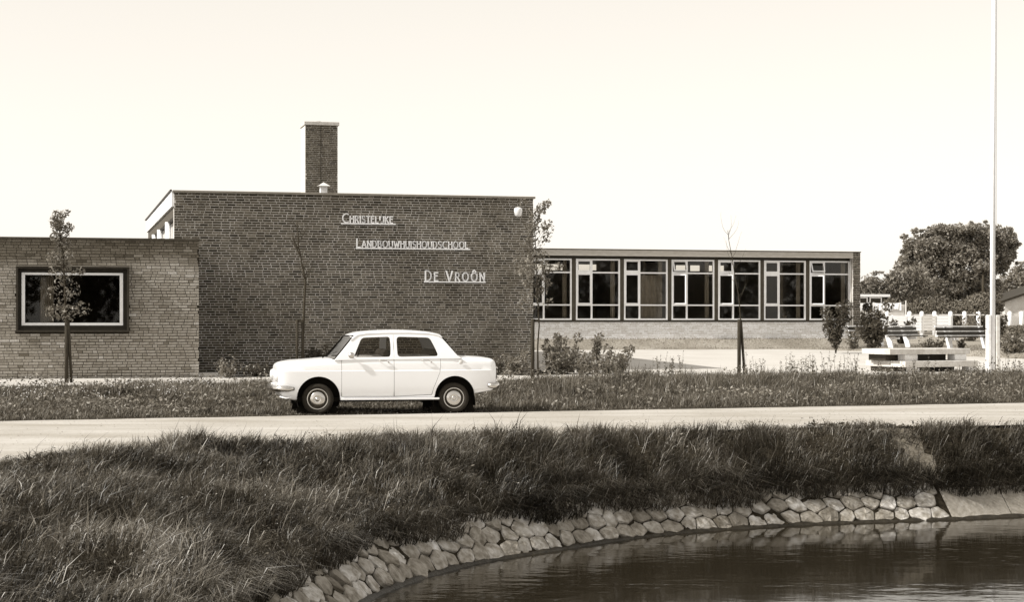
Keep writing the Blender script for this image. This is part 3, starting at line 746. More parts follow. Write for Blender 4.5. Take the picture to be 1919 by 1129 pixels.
# wall lamp
lu = px_u(972.5, -.18); lz = pz(lu, -.18, 397)
lamp = thing("wall_lamp", "white opal bowl lamp high on the right end of the dark brick wall", "lamp", (*bxy(lu, -.13), lz), TH)
MB().lathe([(.0, -.13), (.055, -.128), (.085, -.10), (.11, .0), (.112, .06), (.10, .10), (.07, .115), (.0, .118)], 20).build("shade", M_opal, lamp, sm=True)
MB().tube([(0, .0, .11), (0, .0, .13), (0, .125, .13)], .016, 8).build("bracket", M_coping, lamp)
# roof vent
vu = 4.68; vent = thing("roof_vent", "small white square roof vent with a pyramid hat in front of the chimney", "roof vent", (*bxy(vu, 6.0), HZ1 - .01), TH)
MB().box(-.10, .10, -.10, .10, 0, .70).build("duct", M_white, vent)
MB().add([(-.18, -.18, .70), (.18, -.18, .70), (.18, .18, .70), (-.18, .18, .70), (0, 0, .82)], [(0, 1, 4), (1, 2, 4), (2, 3, 4), (3, 0, 4), (3, 2, 1, 0)]).build("hat", M_white_dull, vent)
# lightning rods are too fine to count; a low kerb beside the annex
k_ = MB().box(AU1 + .02, AU1 + .75, -3.25, -3.05, .1, .30).build("stone_kerb", M_concrete, None, loc=(OX, OY, 0), rz=TH)
tag(k_, "low grey concrete step beside the annex corner", "step")

# ------------------------------------------------------------------ the car
CAR_TH = rad(12.0); CAR_X, CAR_Y = -3.153, 28.66      # ground point under the outside of the near front wheel
HWID = 0.745
car = thing("parked_car", "small white four door saloon parked on the grass verge, facing left", "car",
            (CAR_X - math.sin(CAR_TH) * HWID, CAR_Y + math.cos(CAR_TH) * HWID, 0.0), CAR_TH)
def tab(t): 
    a = np.array(t); return lambda x: float(np.interp(x, a[:, 0], a[:, 1]))
fW = tab([(-.70, .60), (-.69, .645), (-.66, .69), (-.58, .713), (-.45, .722), (-.2, .73), (.3, .738), (1.2, .745), (2.2, .74), (2.6, .722), (2.8, .70), (2.90, .685), (2.955, .655), (2.98, .61)])
fH = tab([(-.70, .735), (-.69, .775), (-.66, .803), (-.60, .828), (-.5, .843), (-.4, .855), (-.1, .875), (.18, .898), (.6, .925), (1.3, .935), (2.0, .94), (2.34, .928), (2.6, .912), (2.75, .902), (2.86, .892), (2.93, .880), (2.965, .855), (2.98, .81)])
fB = tab([(-.70, .43), (-.68, .36), (-.62, .285), (-.5, .245), (-.35, .225), (0, .215), (1.0, .225), (2.1, .245), (2.55, .30), (2.75, .335), (2.9, .36), (2.955, .41), (2.98, .47)])
xs_ = [-.70, -.69, -.66, -.62, -.56, -.48, -.4] + list(np.arange(-.3, 2.75, .1)) + [2.75, 2.8, 2.86, 2.9, 2.93, 2.955, 2.97, 2.98]
def section(x):
    w, h, b = fW(x), fH(x), fB(x); zc = .715; half = []
    zm = min(.45, (b + h) / 2)
    half += [(.0, b), (.5 * w, b), (.86 * w, b + .004), (.935 * w, b + .02), (.965 * w, b + .07), (.985 * w, b + (zm - b) * .6), (w, zm + .02)]
    e = min(zc, h - .09)
    half += [(w, (zm + e) / 2 + .01), (.998 * w, e - .008), (.986 * w, e + .004), (.98 * w, e + (h - e) * .45), (.965 * w, h - .05), (.94 * w, h - .022), (.89 * w, h - .004), (.78 * w, h + .008), (.5 * w, h + .02), (.25 * w, h + .026), (0, h + .028)]
    ring = [(-y, z) for y, z in half] + [(y, z) for y, z in half[-2:0:-1]]
    return ring
body = MB(); rings = [section(x) for x in xs_]; nr_ = len(rings[0])
NX = lambda x: x if x > -.4 else -.4 + (x + .4) * .80
vs = [(NX(x), y, z) for x, rg in zip(xs_, rings) for (y, z) in rg]
fs = [(i * nr_ + k, i * nr_ + (k + 1) % nr_, (i + 1) * nr_ + (k + 1) % nr_, (i + 1) * nr_ + k) for i in range(len(xs_) - 1) for k in range(nr_)]
fs += [tuple(range(nr_)), tuple((len(xs_) - 1) * nr_ + k for k in range(nr_))[::-1]]
body.add(vs, fs); base_me = body.mesh("shell", fix=True)
def boolean(me, cutters, op='DIFFERENCE'):
    o = bpy.data.objects.new("tmp", me); C.objects.link(o); tmp = [o]
    for cm in cutters:
        c = bpy.data.objects.new("tmpc", cm); C.objects.link(c); tmp.append(c)
        m = o.modifiers.new("b", 'BOOLEAN'); m.object = c; m.operation = op; m.solver = 'EXACT'
    dg = bpy.context.evaluated_depsgraph_get(); dg.update()
    out = bpy.data.meshes.new_from_object(o.evaluated_get(dg))
    for q in tmp: bpy.data.objects.remove(q)
    return out
def soft(me, ang=32):
    bm = bmesh.new(); bm.from_mesh(me)
    for f in bm.faces: f.smooth = True
    for e in bm.edges:
        if len(e.link_faces) == 2: e.smooth = e.calc_face_angle(0) < rad(ang)
    bm.to_mesh(me); bm.free(); me.update(); return me
cuts = []
def dens0(poly, step=.05):
    out = []
    for i in range(len(poly)):
        a = Vector(poly[i]); b = Vector(poly[(i + 1) % len(poly)])
        if a.y > .9 and b.y > .9: continue
        k = max(1, int((b - a).length / step)); out += [tuple(a.lerp(b, j / k)) for j in range(k + 1)]
    # start where the open top begins
    i0 = next((i for i in range(len(out)) if out[i][1] > .9 and out[i - 1][1] > .9 and abs(out[i][0] - out[i - 1][0]) > .2), 0)
    return out[i0:] + out[:i0]
def arch_poly(cx, cz, rx, rz, flare):
    P = []
    for k in range(25):
        a = rad(-25 + 230 * k / 24); x = cx + rx * math.cos(a); z = cz + rz * math.sin(a)
        if z < cz: x = cx + (rx + flare * (cz - z)) * (1 if math.cos(a) > 0 else -1) * abs(math.cos(a))
        P.append((x, z))
    P += [(cx - rx - .02, -.1), (cx + rx + .06 + flare * .1, -.1)]
    return P
AF = arch_poly(.008, .27, .352, .352, .06); AR = arch_poly(2.262, .27, .338, .350, .36)
for P in (AF, AR):
    for sgn in (-1, 1):
        y0, y1 = sorted((sgn * .47, sgn * .95)); cuts.append(MB().prism(P, y0, y1).mesh("c", fix=True))
shell = boolean(base_me, cuts)
fd = [(.385, .292), (1.244, .288), (1.244, 1.2), (.40, 1.2), (.40, .90), (.385, .86)]
rd_ = [(1.250, .288), (1.872, .312), (1.90, .42), (1.955, .55), (2.005, .68), (2.02, .80), (2.02, 1.2), (1.250, 1.2)]
def grow(poly, g):
    cx = sum(p[0] for p in poly) / len(poly); cz = sum(p[1] for p in poly) / len(poly)
    out = []
    for i, (x, z) in enumerate(poly):
        a = Vector(poly[i - 1]); b = Vector(poly[i]); c = Vector(poly[(i + 1) % len(poly)])
        d1 = (b - a).normalized(); d2 = (c - b).normalized(); n1 = Vector((d1.y, -d1.x)); n2 = Vector((d2.y, -d2.x)); n_ = (n1 + n2).normalized()
        out.append((x + n_.x * g, z + n_.y * g))
    return out
doors = []
dc = []
for sgn in (-1, 1):
    y0, y1 = sorted((sgn * .60, sgn * .95))
    yy0, yy1 = sorted((sgn * .595, sgn * .96))
    for P, nm in ((fd, "front"), (rd_, "rear")):
        dm = boolean(base_me, [MB().prism(P, y0, y1).mesh("c", fix=True)] , 'INTERSECT')
        if P is rd_: dm = boolean(dm, [MB().prism(grow(AR, .004), *sorted((sgn * .4, sgn * .99))).mesh("c", fix=True)])
        doors.append((dm, sgn, nm)); dc.append(MB().prism(grow(P, .0055), yy0, yy1).mesh("c", fix=True))
shell2 = boolean(shell, dc)
o = bpy.data.objects.new("body", soft(shell2)); o.data.materials.clear(); o.data.materials.append(M_car); link(o, car); body_o = o
for dm, sgn, nm in doors:
    o = bpy.data.objects.new("door", soft(dm)); o.data.materials.clear(); o.data.materials.append(M_car); link(o, car)
    hx = 1.09 if nm == "front" else 1.80
    h_ = MB(); yb = sgn * (HWID * .975)
    h_.tube([(hx - .09, yb, .872), (hx - .085, yb + sgn * .028, .878), (hx + .03, yb + sgn * .028, .878), (hx + .035, yb, .872)], .0075, 6).lathe([(0, 0), (.012, 0), (.012, sgn * .014), (0, sgn * .014)], 10, 'Y', (hx + .065, yb, .85))
    h_.build("handle", M_chrome, o, sm=True)
def side_y(x, z): return fW(x) * float(np.interp(z, [.22, .26, .33, .45, .70, .72, .80, .88, .93], [.96, .975, .99, 1, .998, .986, .98, .965, .94]))
for sgn in (-1, 1):
    for P, nm in ((fd, "f"), (rd_, "r")):
        Q = [q for q in grow(P, .0027)]; Q = [(x, min(z, .905)) for x, z in Q]; mb = MB(); D_ = dens0(Q, .04)
        mb.tube([(x, sgn * (side_y(x, z) - .007), z) for x, z in D_], .0034, 5, cap=False); mb.build("door_gap_shade", M_black, car)
# black tubes above put the shade into the door gaps; wheel wells
for P in (AF, AR):
    for sgn in (-1, 1):
        mb = MB(); Q = grow(P, -.006); n = len(Q); y0, y1 = sgn * .475, sgn * .715
        vs = [(x, y0, z) for x, z in Q] + [(x, y1, z) for x, z in Q]
        mb.add(vs, [tuple(range(n))] + [(i, i + 1, n + i + 1, n + i) for i in range(n - 3)]); mb.build("wheel_well", M_black, car)
MB().box(-.35, 2.55, -.58, .58, .20, .27).build("floor_pan", M_black, car)
# greenhouse sides: curves with window holes, extruded, then leaned inwards
def lean_y(z): return HWID * .955 - .128 * ((max(z, .88) - .88) / .46) ** 1.15
def rounded(poly, r, n=4):
    out = []; m = len(poly)
    for i in range(m):
        p0, p, p1 = Vector(poly[i - 1]), Vector(poly[i]), Vector(poly[(i + 1) % m]); a = (p0 - p); b = (p1 - p)
        ra = min(r, a.length * .45); rb = min(r, b.length * .45); A = p + a.normalized() * ra; B = p + b.normalized() * rb
        for k in range(n + 1):
            t = k / n; q = A * (1 - t) ** 2 + p * 2 * t * (1 - t) + B * t * t; out.append((q.x, q.y))
    return out
def plate(polys, th, y_of, sgn, bev=.004):
    cd = bpy.data.curves.new("c", 'CURVE'); cd.dimensions = '2D'; cd.fill_mode = 'BOTH'; cd.extrude = th / 2; cd.bevel_depth = bev; cd.bevel_resolution = 1; cd.offset = -bev
    for P in polys:
        s = cd.splines.new('POLY'); s.points.add(len(P) - 1); s.use_cyclic_u = True
        for q, (x, z) in zip(s.points, P): q.co = (x, z, 0, 1)
    o = bpy.data.objects.new("t", cd); C.objects.link(o); dg = bpy.context.evaluated_depsgraph_get(); dg.update()
    me = bpy.data.meshes.new_from_object(o.evaluated_get(dg)); bpy.data.objects.remove(o)
    for v in me.vertices:
        x, z, t = v.co; v.co = (x, sgn * (y_of(z) + t * sgn * sgn), z)
    return me
W1 = rounded([(.585, .936), (.722, 1.252), (1.192, 1.268), (1.194, .938)], .055)
W2 = rounded([(1.308, .938), (1.300, 1.268), (1.855, 1.252), (1.995, .948)], .06)
def dens(poly, step=.05):
    out = []
    for i in range(len(poly)):
        a = Vector(poly[i]); b = Vector(poly[(i + 1) % len(poly)]); k = max(1, int((b - a).length / step))
        for j in range(k): q = a.lerp(b, j / k); out.append((q.x, q.y))
    return out
outer = dens([(.255, .885), (.29, .915), (.60, 1.278), (.68, 1.305), (.80, 1.325), (1.1, 1.338), (1.5, 1.340), (1.85, 1.325), (2.0, 1.300), (2.045, 1.262), (2.10, 1.20), (2.30, .965), (2.38, .905)])
for sgn in (-1, 1):
    me = plate([outer, W1, W2], .03, lean_y, sgn); bm = bmesh.new(); bm.from_mesh(me); bmesh.ops.recalc_face_normals(bm, faces=bm.faces); bm.to_mesh(me); bm.free()
    put("window_surround", me, M_car, car)
    for Wp in (W1, W2):
        me = plate([grow(Wp, .004)], .003, lambda z: lean_y(z) - .006, sgn, 0.0); put("side_window", me, M_carglass, car)
        g = MB(); Q = grow(dens(Wp, .04), -.004); g.tube([(x, sgn * (lean_y(z) + .012), z) for x, z in Q + Q[:1]], .006, 5, cap=False); g.build("window_seal", M_black, car)
    # door frame line on the pillars and drip rail
    g = MB(); dr = [(.54, 1.21), (.655, 1.296), (.80, 1.318), (1.1, 1.330), (1.5, 1.332), (1.85, 1.317), (1.98, 1.292), (2.03, 1.258)]
    g.tube([(x, sgn * (lean_y(z) + .024), z + .003) for x, z in dr], .008, 6); g.build("drip_rail", M_car, car, sm=True)
    g = MB(); g.tube([(x, sgn * (lean_y(z) + .016), z) for x, z in [(.50, .93), (.665, 1.262), (.70, 1.295), (.80, 1.308), (1.5, 1.318), (1.84, 1.304), (1.93, 1.27)]], .003, 4)
    g.tube([(1.247, sgn * (lean_y(z) + .0175), z) for z in (.93, 1.1, 1.30)], .003, 4); g.build("door_gap_shade", M_black, car)
# roof skin
roof = MB(); rx_ = [.56, .585, .64, .70, .80, .95, 1.1, 1.3, 1.5, 1.7, 1.85, 1.95, 2.02, 2.06, 2.075]
rz_ = [1.278, 1.293, 1.318, 1.338, 1.353, 1.366, 1.373, 1.378, 1.375, 1.365, 1.350, 1.335, 1.315, 1.293, 1.27]
ny_ = 14; vs = []
for x, z in zip(rx_, rz_):
    for k in range(ny_ + 1):
        t = -1 + 2 * k / ny_; rail = float(np.interp(x, [.58, .64, .8, 1.3, 1.85, 2.0, 2.08], [1.265, 1.296, 1.325, 1.339, 1.325, 1.30, 1.262]))
        zz_ = rail + (z + .006 - rail) * (1 - abs(t) ** 3.2); bow = -.035 * (1 - t * t) if x < .75 else (.03 * (1 - t * t) if x > 1.95 else 0)
        if x < .75: bow *= (.75 - x) / .165
        vs.append((x + bow, t * (lean_y(rail) + .006), zz_))
roof.add(vs, [(i * (ny_ + 1) + k, i * (ny_ + 1) + k + 1, (i + 1) * (ny_ + 1) + k + 1, (i + 1) * (ny_ + 1) + k) for i in range(len(rx_) - 1) for k in range(ny_)])
ro = roof.build("roof", M_car, car, sm=True); s_ = ro.modifiers.new("s", 'SOLIDIFY'); s_.thickness = .02; s_.offset = -1
# windscreen and rear window, bowed
def screen(x0, z0, x1, z1, bow, name, lw0, lw1):
    mb = MB(); n, m = 12, 6; vs = []
    for j in range(m + 1):
        q = j / m; z = z0 + (z1 - z0) * q; x = x0 + (x1 - x0) * q; hw = (lw0 * (1 - q) + lw1 * q)
        for k in range(n + 1):
            t = -1 + 2 * k / n; vs.append((x - bow * (1 - t * t) * (1 - .25 * q), t * hw, z))
    mb.add(vs, [(j * (n + 1) + k, j * (n + 1) + k + 1, (j + 1) * (n + 1) + k + 1, (j + 1) * (n + 1) + k) for j in range(m) for k in range(n)])
    mb.build(name, M_carglass, car, sm=True)
    g = MB(); top = [vs[m * (n + 1) + k] for k in range(n + 1)]; bot = [vs[k] for k in range(n + 1)]
    g.tube(bot + [vs[j * (n + 1) + n] for j in range(1, m)] + top[::-1] + [vs[j * (n + 1)] for j in range(m - 1, 0, -1)] + bot[:1], .011, 6, cap=False)
    g.build("screen_seal", M_black, car)
screen(.272, .905, .585, 1.285, .105, "windscreen", .685, .60)
screen(2.335, .925, 2.065, 1.272, -.05, "rear_window", .66, .58)
# cowl and mirror
g = MB(); mx_, mz_ = .54, .955
g.tube([(mx_ + .02, -.70, .93), (mx_, -.765, mz_)], .009, 6).lathe([(0, 0), (.045, .008), (.052, .03), (.03, .045), (0, .05)], 14, 'Y', (mx_, -.80, mz_ + .01)); g.build("door_mirror", M_chrome, car, sm=True)
g = MB(); g.lathe([(0, 0), (.032, 0), (.034, -.006), (.03, -.010), (0, -.012)], 18, 'Y', (2.36, -HWID * .976, .845)); g.build("fuel_cap", M_white_dull, car, sm=True)
g = MB(); g.tube([(.1, -.45, .93), (.13, -.4, .945)], .012, 6).tube([(.12, -.43, .94), (.38, -.15, 1.02)], .004, 5); g.build("wiper", M_black, car)
# nose: lamps, mouldings; tail: lamps
for sgn in (-1, 1):
    g = MB(); c0 = (-.672, sgn * .52, .625)
    pr = [(0, -.02), (.05, -.016), (.078, -.004), (.088, .012), (.094, .02), (.094, .07), (0, .07)]
    n = 20; vs = []
    for (r_, h_) in pr:
        for k in range(n):
            a = 2 * math.pi * k / n; vs.append((c0[0] + h_, c0[1] + r_ * math.cos(a), c0[2] + r_ * math.sin(a)))
    g.add(vs, [(i * n + k, i * n + (k + 1) % n, (i + 1) * n + (k + 1) % n, (i + 1) * n + k) for i in range(len(pr) - 1) for k in range(n)])
    g.build("headlight", M_lampglass, car, sm=True)
    MB().obox((-.645, sgn * .56, .46), (.05, .12, .05)).build("indicator", M_white_dull, car, bevel=.012)
    MB().obox((2.985, sgn * .50, .625), (.05, .12, .12)).build("tail_light", M_lens, car, bevel=.015)
def bumper(xc, z, pts, nm):
    mb = MB(); vs = []; pr = [(.0, -.05), (.035, -.035), (.045, 0), (.035, .035), (.0, .05)]; m = len(pts)
    for i, (x, y) in enumerate(pts):
        a = Vector(pts[max(i - 1, 0)]); b = Vector(pts[min(i + 1, m - 1)]); d = (b - a).normalized(); n_ = Vector((d.y, -d.x))
        if (n_.x * (x - 1.1) + n_.y * y) < 0: n_ = -n_
        tp = .55 if i in (0, m - 1) else 1
        for (o_, h_) in pr: vs.append((x + n_.x * o_ * tp, y + n_.y * o_ * tp, z + h_ * tp))
    mb.add(vs, [(5 * i + k, 5 * i + k + 1, 5 * i + k + 6, 5 * i + k + 5) for i in range(m - 1) for k in range(4)])
    o = mb.build(nm, M_chrome, car, sm=True); q = o.modifiers.new("s", 'SOLIDIFY'); q.thickness = .006
bumper(-.7, .425, [(x + .075, y) for x, y in [(-.46, -.755), (-.56, -.755), (-.66, -.735), (-.73, -.68), (-.765, -.55), (-.785, -.3), (-.79, 0), (-.785, .3), (-.765, .55), (-.73, .68), (-.66, .735), (-.56, .755), (-.46, .755)]], "bumper")
bumper(2.9, .455, [(x - .03, y) for x, y in [(2.84, -.735), (2.92, -.735), (2.98, -.71), (3.02, -.64), (3.04, -.5), (3.045, 0), (3.04, .5), (3.02, .64), (2.98, .71), (2.92, .735), (2.84, .735)]], "bumper")
MB().tube([(-.42, -.742, .29), (-.52, -.735, .27), (-.62, -.70, .30)], .012, 6).build("valance_lip", M_car, car, sm=True)
MB().box(.37, 2.0, -.748, -.70, .232, .262).build("sill_trim", M_car, car, bevel=.006)
# wheels
def wheel(x, y, turn=0.0, sgn=-1):
    wx = empty("wheel", (x, y, .252), turn if sgn < 0 else math.pi + turn, car); wx["label"] = "wheel with a plain chromed hub cap"
    t = MB(); t.lathe([(.170, .055), (.172, -.045), (.182, -.060), (.212, -.070), (.236, -.064), (.251, -.045), (.257, -.015), (.257, .035), (.246, .06), (.22, .075), (.18, .07)], 40, 'Y')
    t.build("tyre", M_tyre, wx, sm=True)
    t = MB(); t.lathe([(.176, -.046), (.172, -.056), (.163, -.056), (.158, -.040), (.145, -.030), (.12, -.02), (0, -.02)], 40, 'Y'); t.build("rim", M_rim, wx, sm=True)
    t = MB(); t.lathe([(.134, -.030), (.131, -.044), (.112, -.060), (.07, -.070), (.045, -.070), (.038, -.062), (.034, -.070), (.02, -.078), (0, -.080)], 32, 'Y'); t.build("hub_cap", M_chrome, wx, sm=True)
    t = MB(); t.lathe([(.1735, -.0565), (.168, -.062), (.158, -.0565)], 40, 'Y'); t.build("rim_ring", M_chrome, wx, sm=True)
wheel(.0, -HWID + .085, rad(-9)); wheel(2.249, -HWID + .095); wheel(.0, HWID - .085, rad(-9), 1); wheel(2.249, HWID - .095, 0, 1)
# the small round badge lamp on the wing, window winders and sill trim are too small to show
# seats, steering wheel
def seat(x, w0, w1, nm):
    mb = MB(); mb.obox((x, (w0 + w1) / 2, .55), (.50, w1 - w0, .16)); mb.build(nm, M_seat, car, bevel=.04)
    mb = MB(); mb.prism([(x + .17, .55), (x + .30, .55), (x + .40, 1.02), (x + .37, 1.06), (x + .32, 1.06), (x + .28, 1.02)], w0, w1); mb.build("backrest", M_seat, car, bevel=.03)
seat(.82, -.56, -.05, "seat"); seat(.82, .05, .56, "seat"); seat(1.62, -.60, .60, "rear_seat")
g = MB(); g.box(.35, .55, -.62, .62, .80, .95).build("dashboard", M_black, car, bevel=.03)
g = MB(); n = 24; g.tube([(.66 + .06 * math.sin(2 * math.pi * k / n), -.32 + .19 * math.cos(2 * math.pi * k / n), .90 + .18 * math.sin(2 * math.pi * k / n)) for k in range(n + 1)], .010, 6, cap=False)
g.tube([(.66, -.32, .90), (.45, -.32, .8)], .015, 6).build("steering_wheel", M_black, car, sm=True)

# ------------------------------------------------------------------ young trees with stakes
def ground_z(x, y):
    u, v = uv_of(x, y)
    if PAV0 < v < lawn_v(u) and y > road_far(x): return float(pave_z(u, v))
    return float(terrain(np.array([x]), np.array([y]))[0])
def trunk_mesh(pts, r0, r1, seed, branches, m, parent, px_scale=1.0, name="trunk"):
    mb = MB(); n = len(pts); mb.tube(pts, [r0 + (r1 - r0) * k / (n - 1) for k in range(n)], 7); mb.build(name, m, parent, sm=True)
    if branches:
        bb = MB()
        for (pp, rr) in branches: bb.tube(pp, rr, 5)
        bb.build("branches", m, parent, sm=True)
def rbranch(base, d, L_, r0, rnd, n=5, curve=.25, up=.15):
    p = Vector(base); d = Vector(d).normalized(); P = [p.copy()]
    for k in range(n):
        d = (d + Vector((rnd.uniform(-curve, curve), rnd.uniform(-curve, curve), rnd.uniform(-curve, curve) * .5 + up))).normalized(); p = p + d * L_ / n; P.append(p.copy())
    return P, [r0 * (1 - .75 * k / n) for k in range(n + 1)]
def young_tree(pxs, D, label, trunk_px, br_n, br_len, leaf_c, nleaf, lsize, seed, r0=.028, z_bottom=None, m_leaf=None, up=.15):
    rnd = random.Random(seed); x0, y0 = gp(pxs, D); zg = ground_z(x0, y0)
    t = thing("young_tree", label, "tree", (x0, y0, zg))
    pts = [Vector((gp(a, D)[0] - x0, 0.02 * math.sin(b), zz(b, D) - zg)) for a, b in trunk_px]; pts[0].z = -.1
    brs = []
    for k in range(br_n):
        q = rnd.uniform(.42, .97); i = min(int(q * (len(pts) - 1)), len(pts) - 2); f = q * (len(pts) - 1) - i
        b = pts[i].lerp(pts[i + 1], f); a = rnd.uniform(0, 2 * math.pi); P, R = rbranch(b, (math.cos(a), math.sin(a), .9), br_len * rnd.uniform(.5, 1.1) * (1.25 - q * .6), r0 * .34 * (1.2 - q * .6), rnd, up=up)
        brs.append((P, R))
    trunk_mesh(pts, r0, r0 * .25, seed, brs, M_bark, t)
    if nleaf:
        cl = [((gp(a, D)[0] - x0, 0, zz(b, D) - zg), (rx / F_PX * D, rx / F_PX * D * .8, rz / F_PX * D), w) for a, b, rx, rz, w in leaf_c]
        for P, R in brs:
            cl.append((tuple(P[-1]), (.12, .12, .12), .35))
        leafy("crown", cl, nleaf, lsize, m_leaf or M_leaf, t, seed)
    return t
D1 = 38.6
young_tree(127, D1, "young leafy tree in front of the annex window, its stakes crossed at the foot", [(127, 722), (126, 660), (124, 600), (122, 540), (119, 480), (113, 440), (108, 405)], 22, .55,
           [(120, 585, 32, 22, .8), (108, 585, 26, 18, .5), (150, 580, 26, 16, .5), (120, 545, 34, 26, 1), (115, 505, 28, 24, 1), (120, 470, 20, 22, .7), (108, 432, 12, 24, .55), (104, 408, 7, 9, .12), (122, 428, 7, 8, .1)], 1700, .040, 101, r0=.035)
D2 = 40.0
young_tree(568, D2, "bare young sapling with a crooked stem against the dark brick wall", [(569, 700), (568, 640), (570, 590), (571, 560), (573, 528), (570, 512), (566, 497), (564, 480), (560, 463), (559, 440), (557, 415)], 20, .6, [], 0, 0, 112, r0=.036)
D3 = 40.6
young_tree(1008, D3, "thinly leaved young tree standing at the right corner of the dark brick hall", [(1009, 702), (1008, 650), (1011, 610), (1008, 560), (1006, 500), (1004, 450), (1001, 400)], 34, .8,
           [(1000, 420, 12, 30, .5), (1018, 440, 16, 24, .5), (1010, 480, 24, 24, .6), (985, 500, 26, 22, .45), (1000, 530, 26, 30, .8), (990, 570, 22, 22, .5), (1020, 560, 18, 24, .35), (968, 480, 10, 14, .1), (1030, 425, 10, 16, .25)], 1500, .042, 103, r0=.022)
D4 = 41.2
young_tree(1397, D4, "bare young sapling with upswept twigs in front of the classroom wing", [(1398, 705), (1394, 660), (1389, 605), (1387, 580), (1385, 555), (1378, 520), (1372, 480), (1366, 450), (1364, 432)], 13, .8, [], 0, 0, 104, r0=.019, up=.28)
def stake(px_a, px_b, D, ytop, label, cross=True, pbr=.035, foot=None, second=True, brace=None):
    x0, y0 = gp(px_a, D); zg = ground_z(x0, y0); t = thing("tree_stake", label, "tree stake", (x0, y0, zg), 0, "wooden stakes of the young trees")
    zt_ = zz(ytop, D) - zg; mb = MB(); mb.tube([(0, 0, -.2), (.005, 0, zt_)], [pbr, pbr * .95], 9); mb.build("post", M_stake, t, sm=True)
    x1 = gp(px_b, D)[0] - x0
    if second:
        xf = (gp(foot, D)[0] - x0) if foot else x1
        MB().tube([(xf, .05, -.2), (x1, .03, zt_ - .01)], pbr * .7, 8).build("post", M_stake, t, sm=True)
    if cross: MB().obox(((x1) / 2, 0.0, zt_ - .04), (abs(x1) + .06, .03, .06)).build("crosspiece", M_stake, t)
    return t
stake(125, 128, D1 - .12, 600, "pair of dark stakes leaning together under the leafy tree by the annex window", cross=False, foot=134, pbr=.045)
stake(557, 566.5, D2 - .1, 599, "two upright posts with a crosspiece around the crooked sapling by the dark wall", pbr=.032)
stake(998.5, 1010, D3 - .1, 598, "thick post with a short arm holding the tree at the hall corner", second=False, pbr=.045)
stake(1385.5, 1389, D4 - .1, 599, "thick post and thin leaning prop at the sapling before the classroom wing", cross=False, foot=1398, pbr=.045)
def tie(px, D, py, label):
    x0, y0 = gp(px, D); MBt = MB(); MBt.tube([(-.07, 0, 0), (0, -.05, .01), (.07, 0, 0)], .02, 6)
# ------------------------------------------------------------------ shrubs and plants
def shrub(px, D, ybot, ytop, wpx, label, n, lsize, seed, m=None, cat="bush", name="shrub", vase=False, group=None, nst=7, name_crown="leaves", yoff=0):
    rnd = random.Random(seed); x0, y0 = gp(px, D); zg = ground_z(x0, y0); k = D / F_PX
    H = zz(ytop, D) - zg; R_ = wpx / 2 * k * 1.25; n = int(n * 2.1)
    t = thing(name, label, cat, (x0, y0, zg), 0, group)
    st = MB(); cl = []
    for q in range(nst):
        a = 2 * math.pi * q / nst + rnd.uniform(-.3, .3); sp_ = rnd.uniform(.3, 1.1); h = H * (1.0 if q == 0 else rnd.uniform(.45, .95)) * (1 - .15 * sp_ * (0 if vase else 1))
        tip = Vector((math.cos(a) * R_ * sp_ * .8, math.sin(a) * R_ * sp_ * .8, h))
        mid = Vector((tip.x * (.25 if vase else .45), tip.y * (.25 if vase else .45), h * .45))
        st.tube([(0, 0, -.03), mid, tip], [.014, .01, .004], 5)
        for f in ((.5, .75, 1.0) if vase else (.2, .45, .7, 1.0)):
            c = (mid * 2 * f if f <= .5 else mid.lerp(tip, (f - .5) * 2)); s_ = R_ * (.28 + .14 * f) if vase else R_ * rnd.uniform(.22, .42)
            cl.append((tuple(c), (s_, s_, max(s_, H * .14)), 1.0))
    st.build("stems", M_bark, t, sm=True); leafy(name_crown, cl, n, lsize, m or M_leaf, t, seed)
    return t
SB = "shrubs planted at the right corner of the hall"
shrub(1034, 44.6, 700, 628, 44, "dense shrub closest to the hall corner, level with the stake", 700, .05, 201, group=SB)
shrub(1068, 45.4, 696, 624, 40, "bushy shrub second from the hall corner, leaves catching light", 620, .05, 202, group=SB)
shrub(1118, 45.0, 698, 619, 22, "tall slender shrub with an upright tip, standing free before the lawn edge", 330, .045, 203, group=SB)
shrub(1098, 44.0, 700, 668, 60, "low spreading shrub at the foot of the tall slender one", 480, .045, 204, group=SB)
shrub(1052, 44.2, 700, 652, 50, "low leafy filler shrub between the two dense shrubs at the hall corner", 420, .045, 221, group=SB, nst=11)
shrub(1138, 44.4, 700, 664, 46, "low shrub filling the gap before the outermost loose shrub", 300, .045, 222, group=SB, nst=10)
shrub(1160, 45.0, 697, 648, 54, "outermost loose shrub of the row, reaching towards the school yard shadow", 560, .05, 205, group=SB)
shrub(970, 43.2, 700, 655, 60, "loose weedy shrub behind the car's tail against the brick", 420, .045, 206)
shrub(930, 43.6, 700, 664, 46, "short weedy shrub hidden partly by the car's boot", 260, .045, 207)
shrub(592, 44.0, 700, 648, 44, "dark low shrub at the wall behind the car's bonnet", 420, .05, 208, m=M_leafd)
shrub(425, 41.3, 704, 672, 60, "sparse low plants growing beside the step near the annex corner", 170, .035, 209, nst=9)
shrub(480, 42.2, 704, 676, 60, "sparse seedlings under the dark wall, left of the car's nose", 150, .035, 210, nst=9)
shrub(1567, 61.0, 645, 572, 48, "dark vase shaped shrub in front of the last classroom window", 900, .06, 211, m=M_leafd, vase=True, nst=9)
shrub(1638, 60.5, 650, 574, 50, "tall dark shrub standing among the benches", 1000, .065, 212, m=M_leafd, vase=True, nst=9)
shrub(1612, 72.0, 640, 572, 60, "large dark bush beyond the end of the classroom wing", 1500, .08, 213, m=M_leafd)
shrub(1600, 64.0, 646, 620, 34, "small rounded clump at the corner of the wing", 300, .05, 214)
shrub(1692, 76.0, 640, 594, 40, "spiky dark bush before the white garden wall", 420, .09, 215, m=M_leafd)
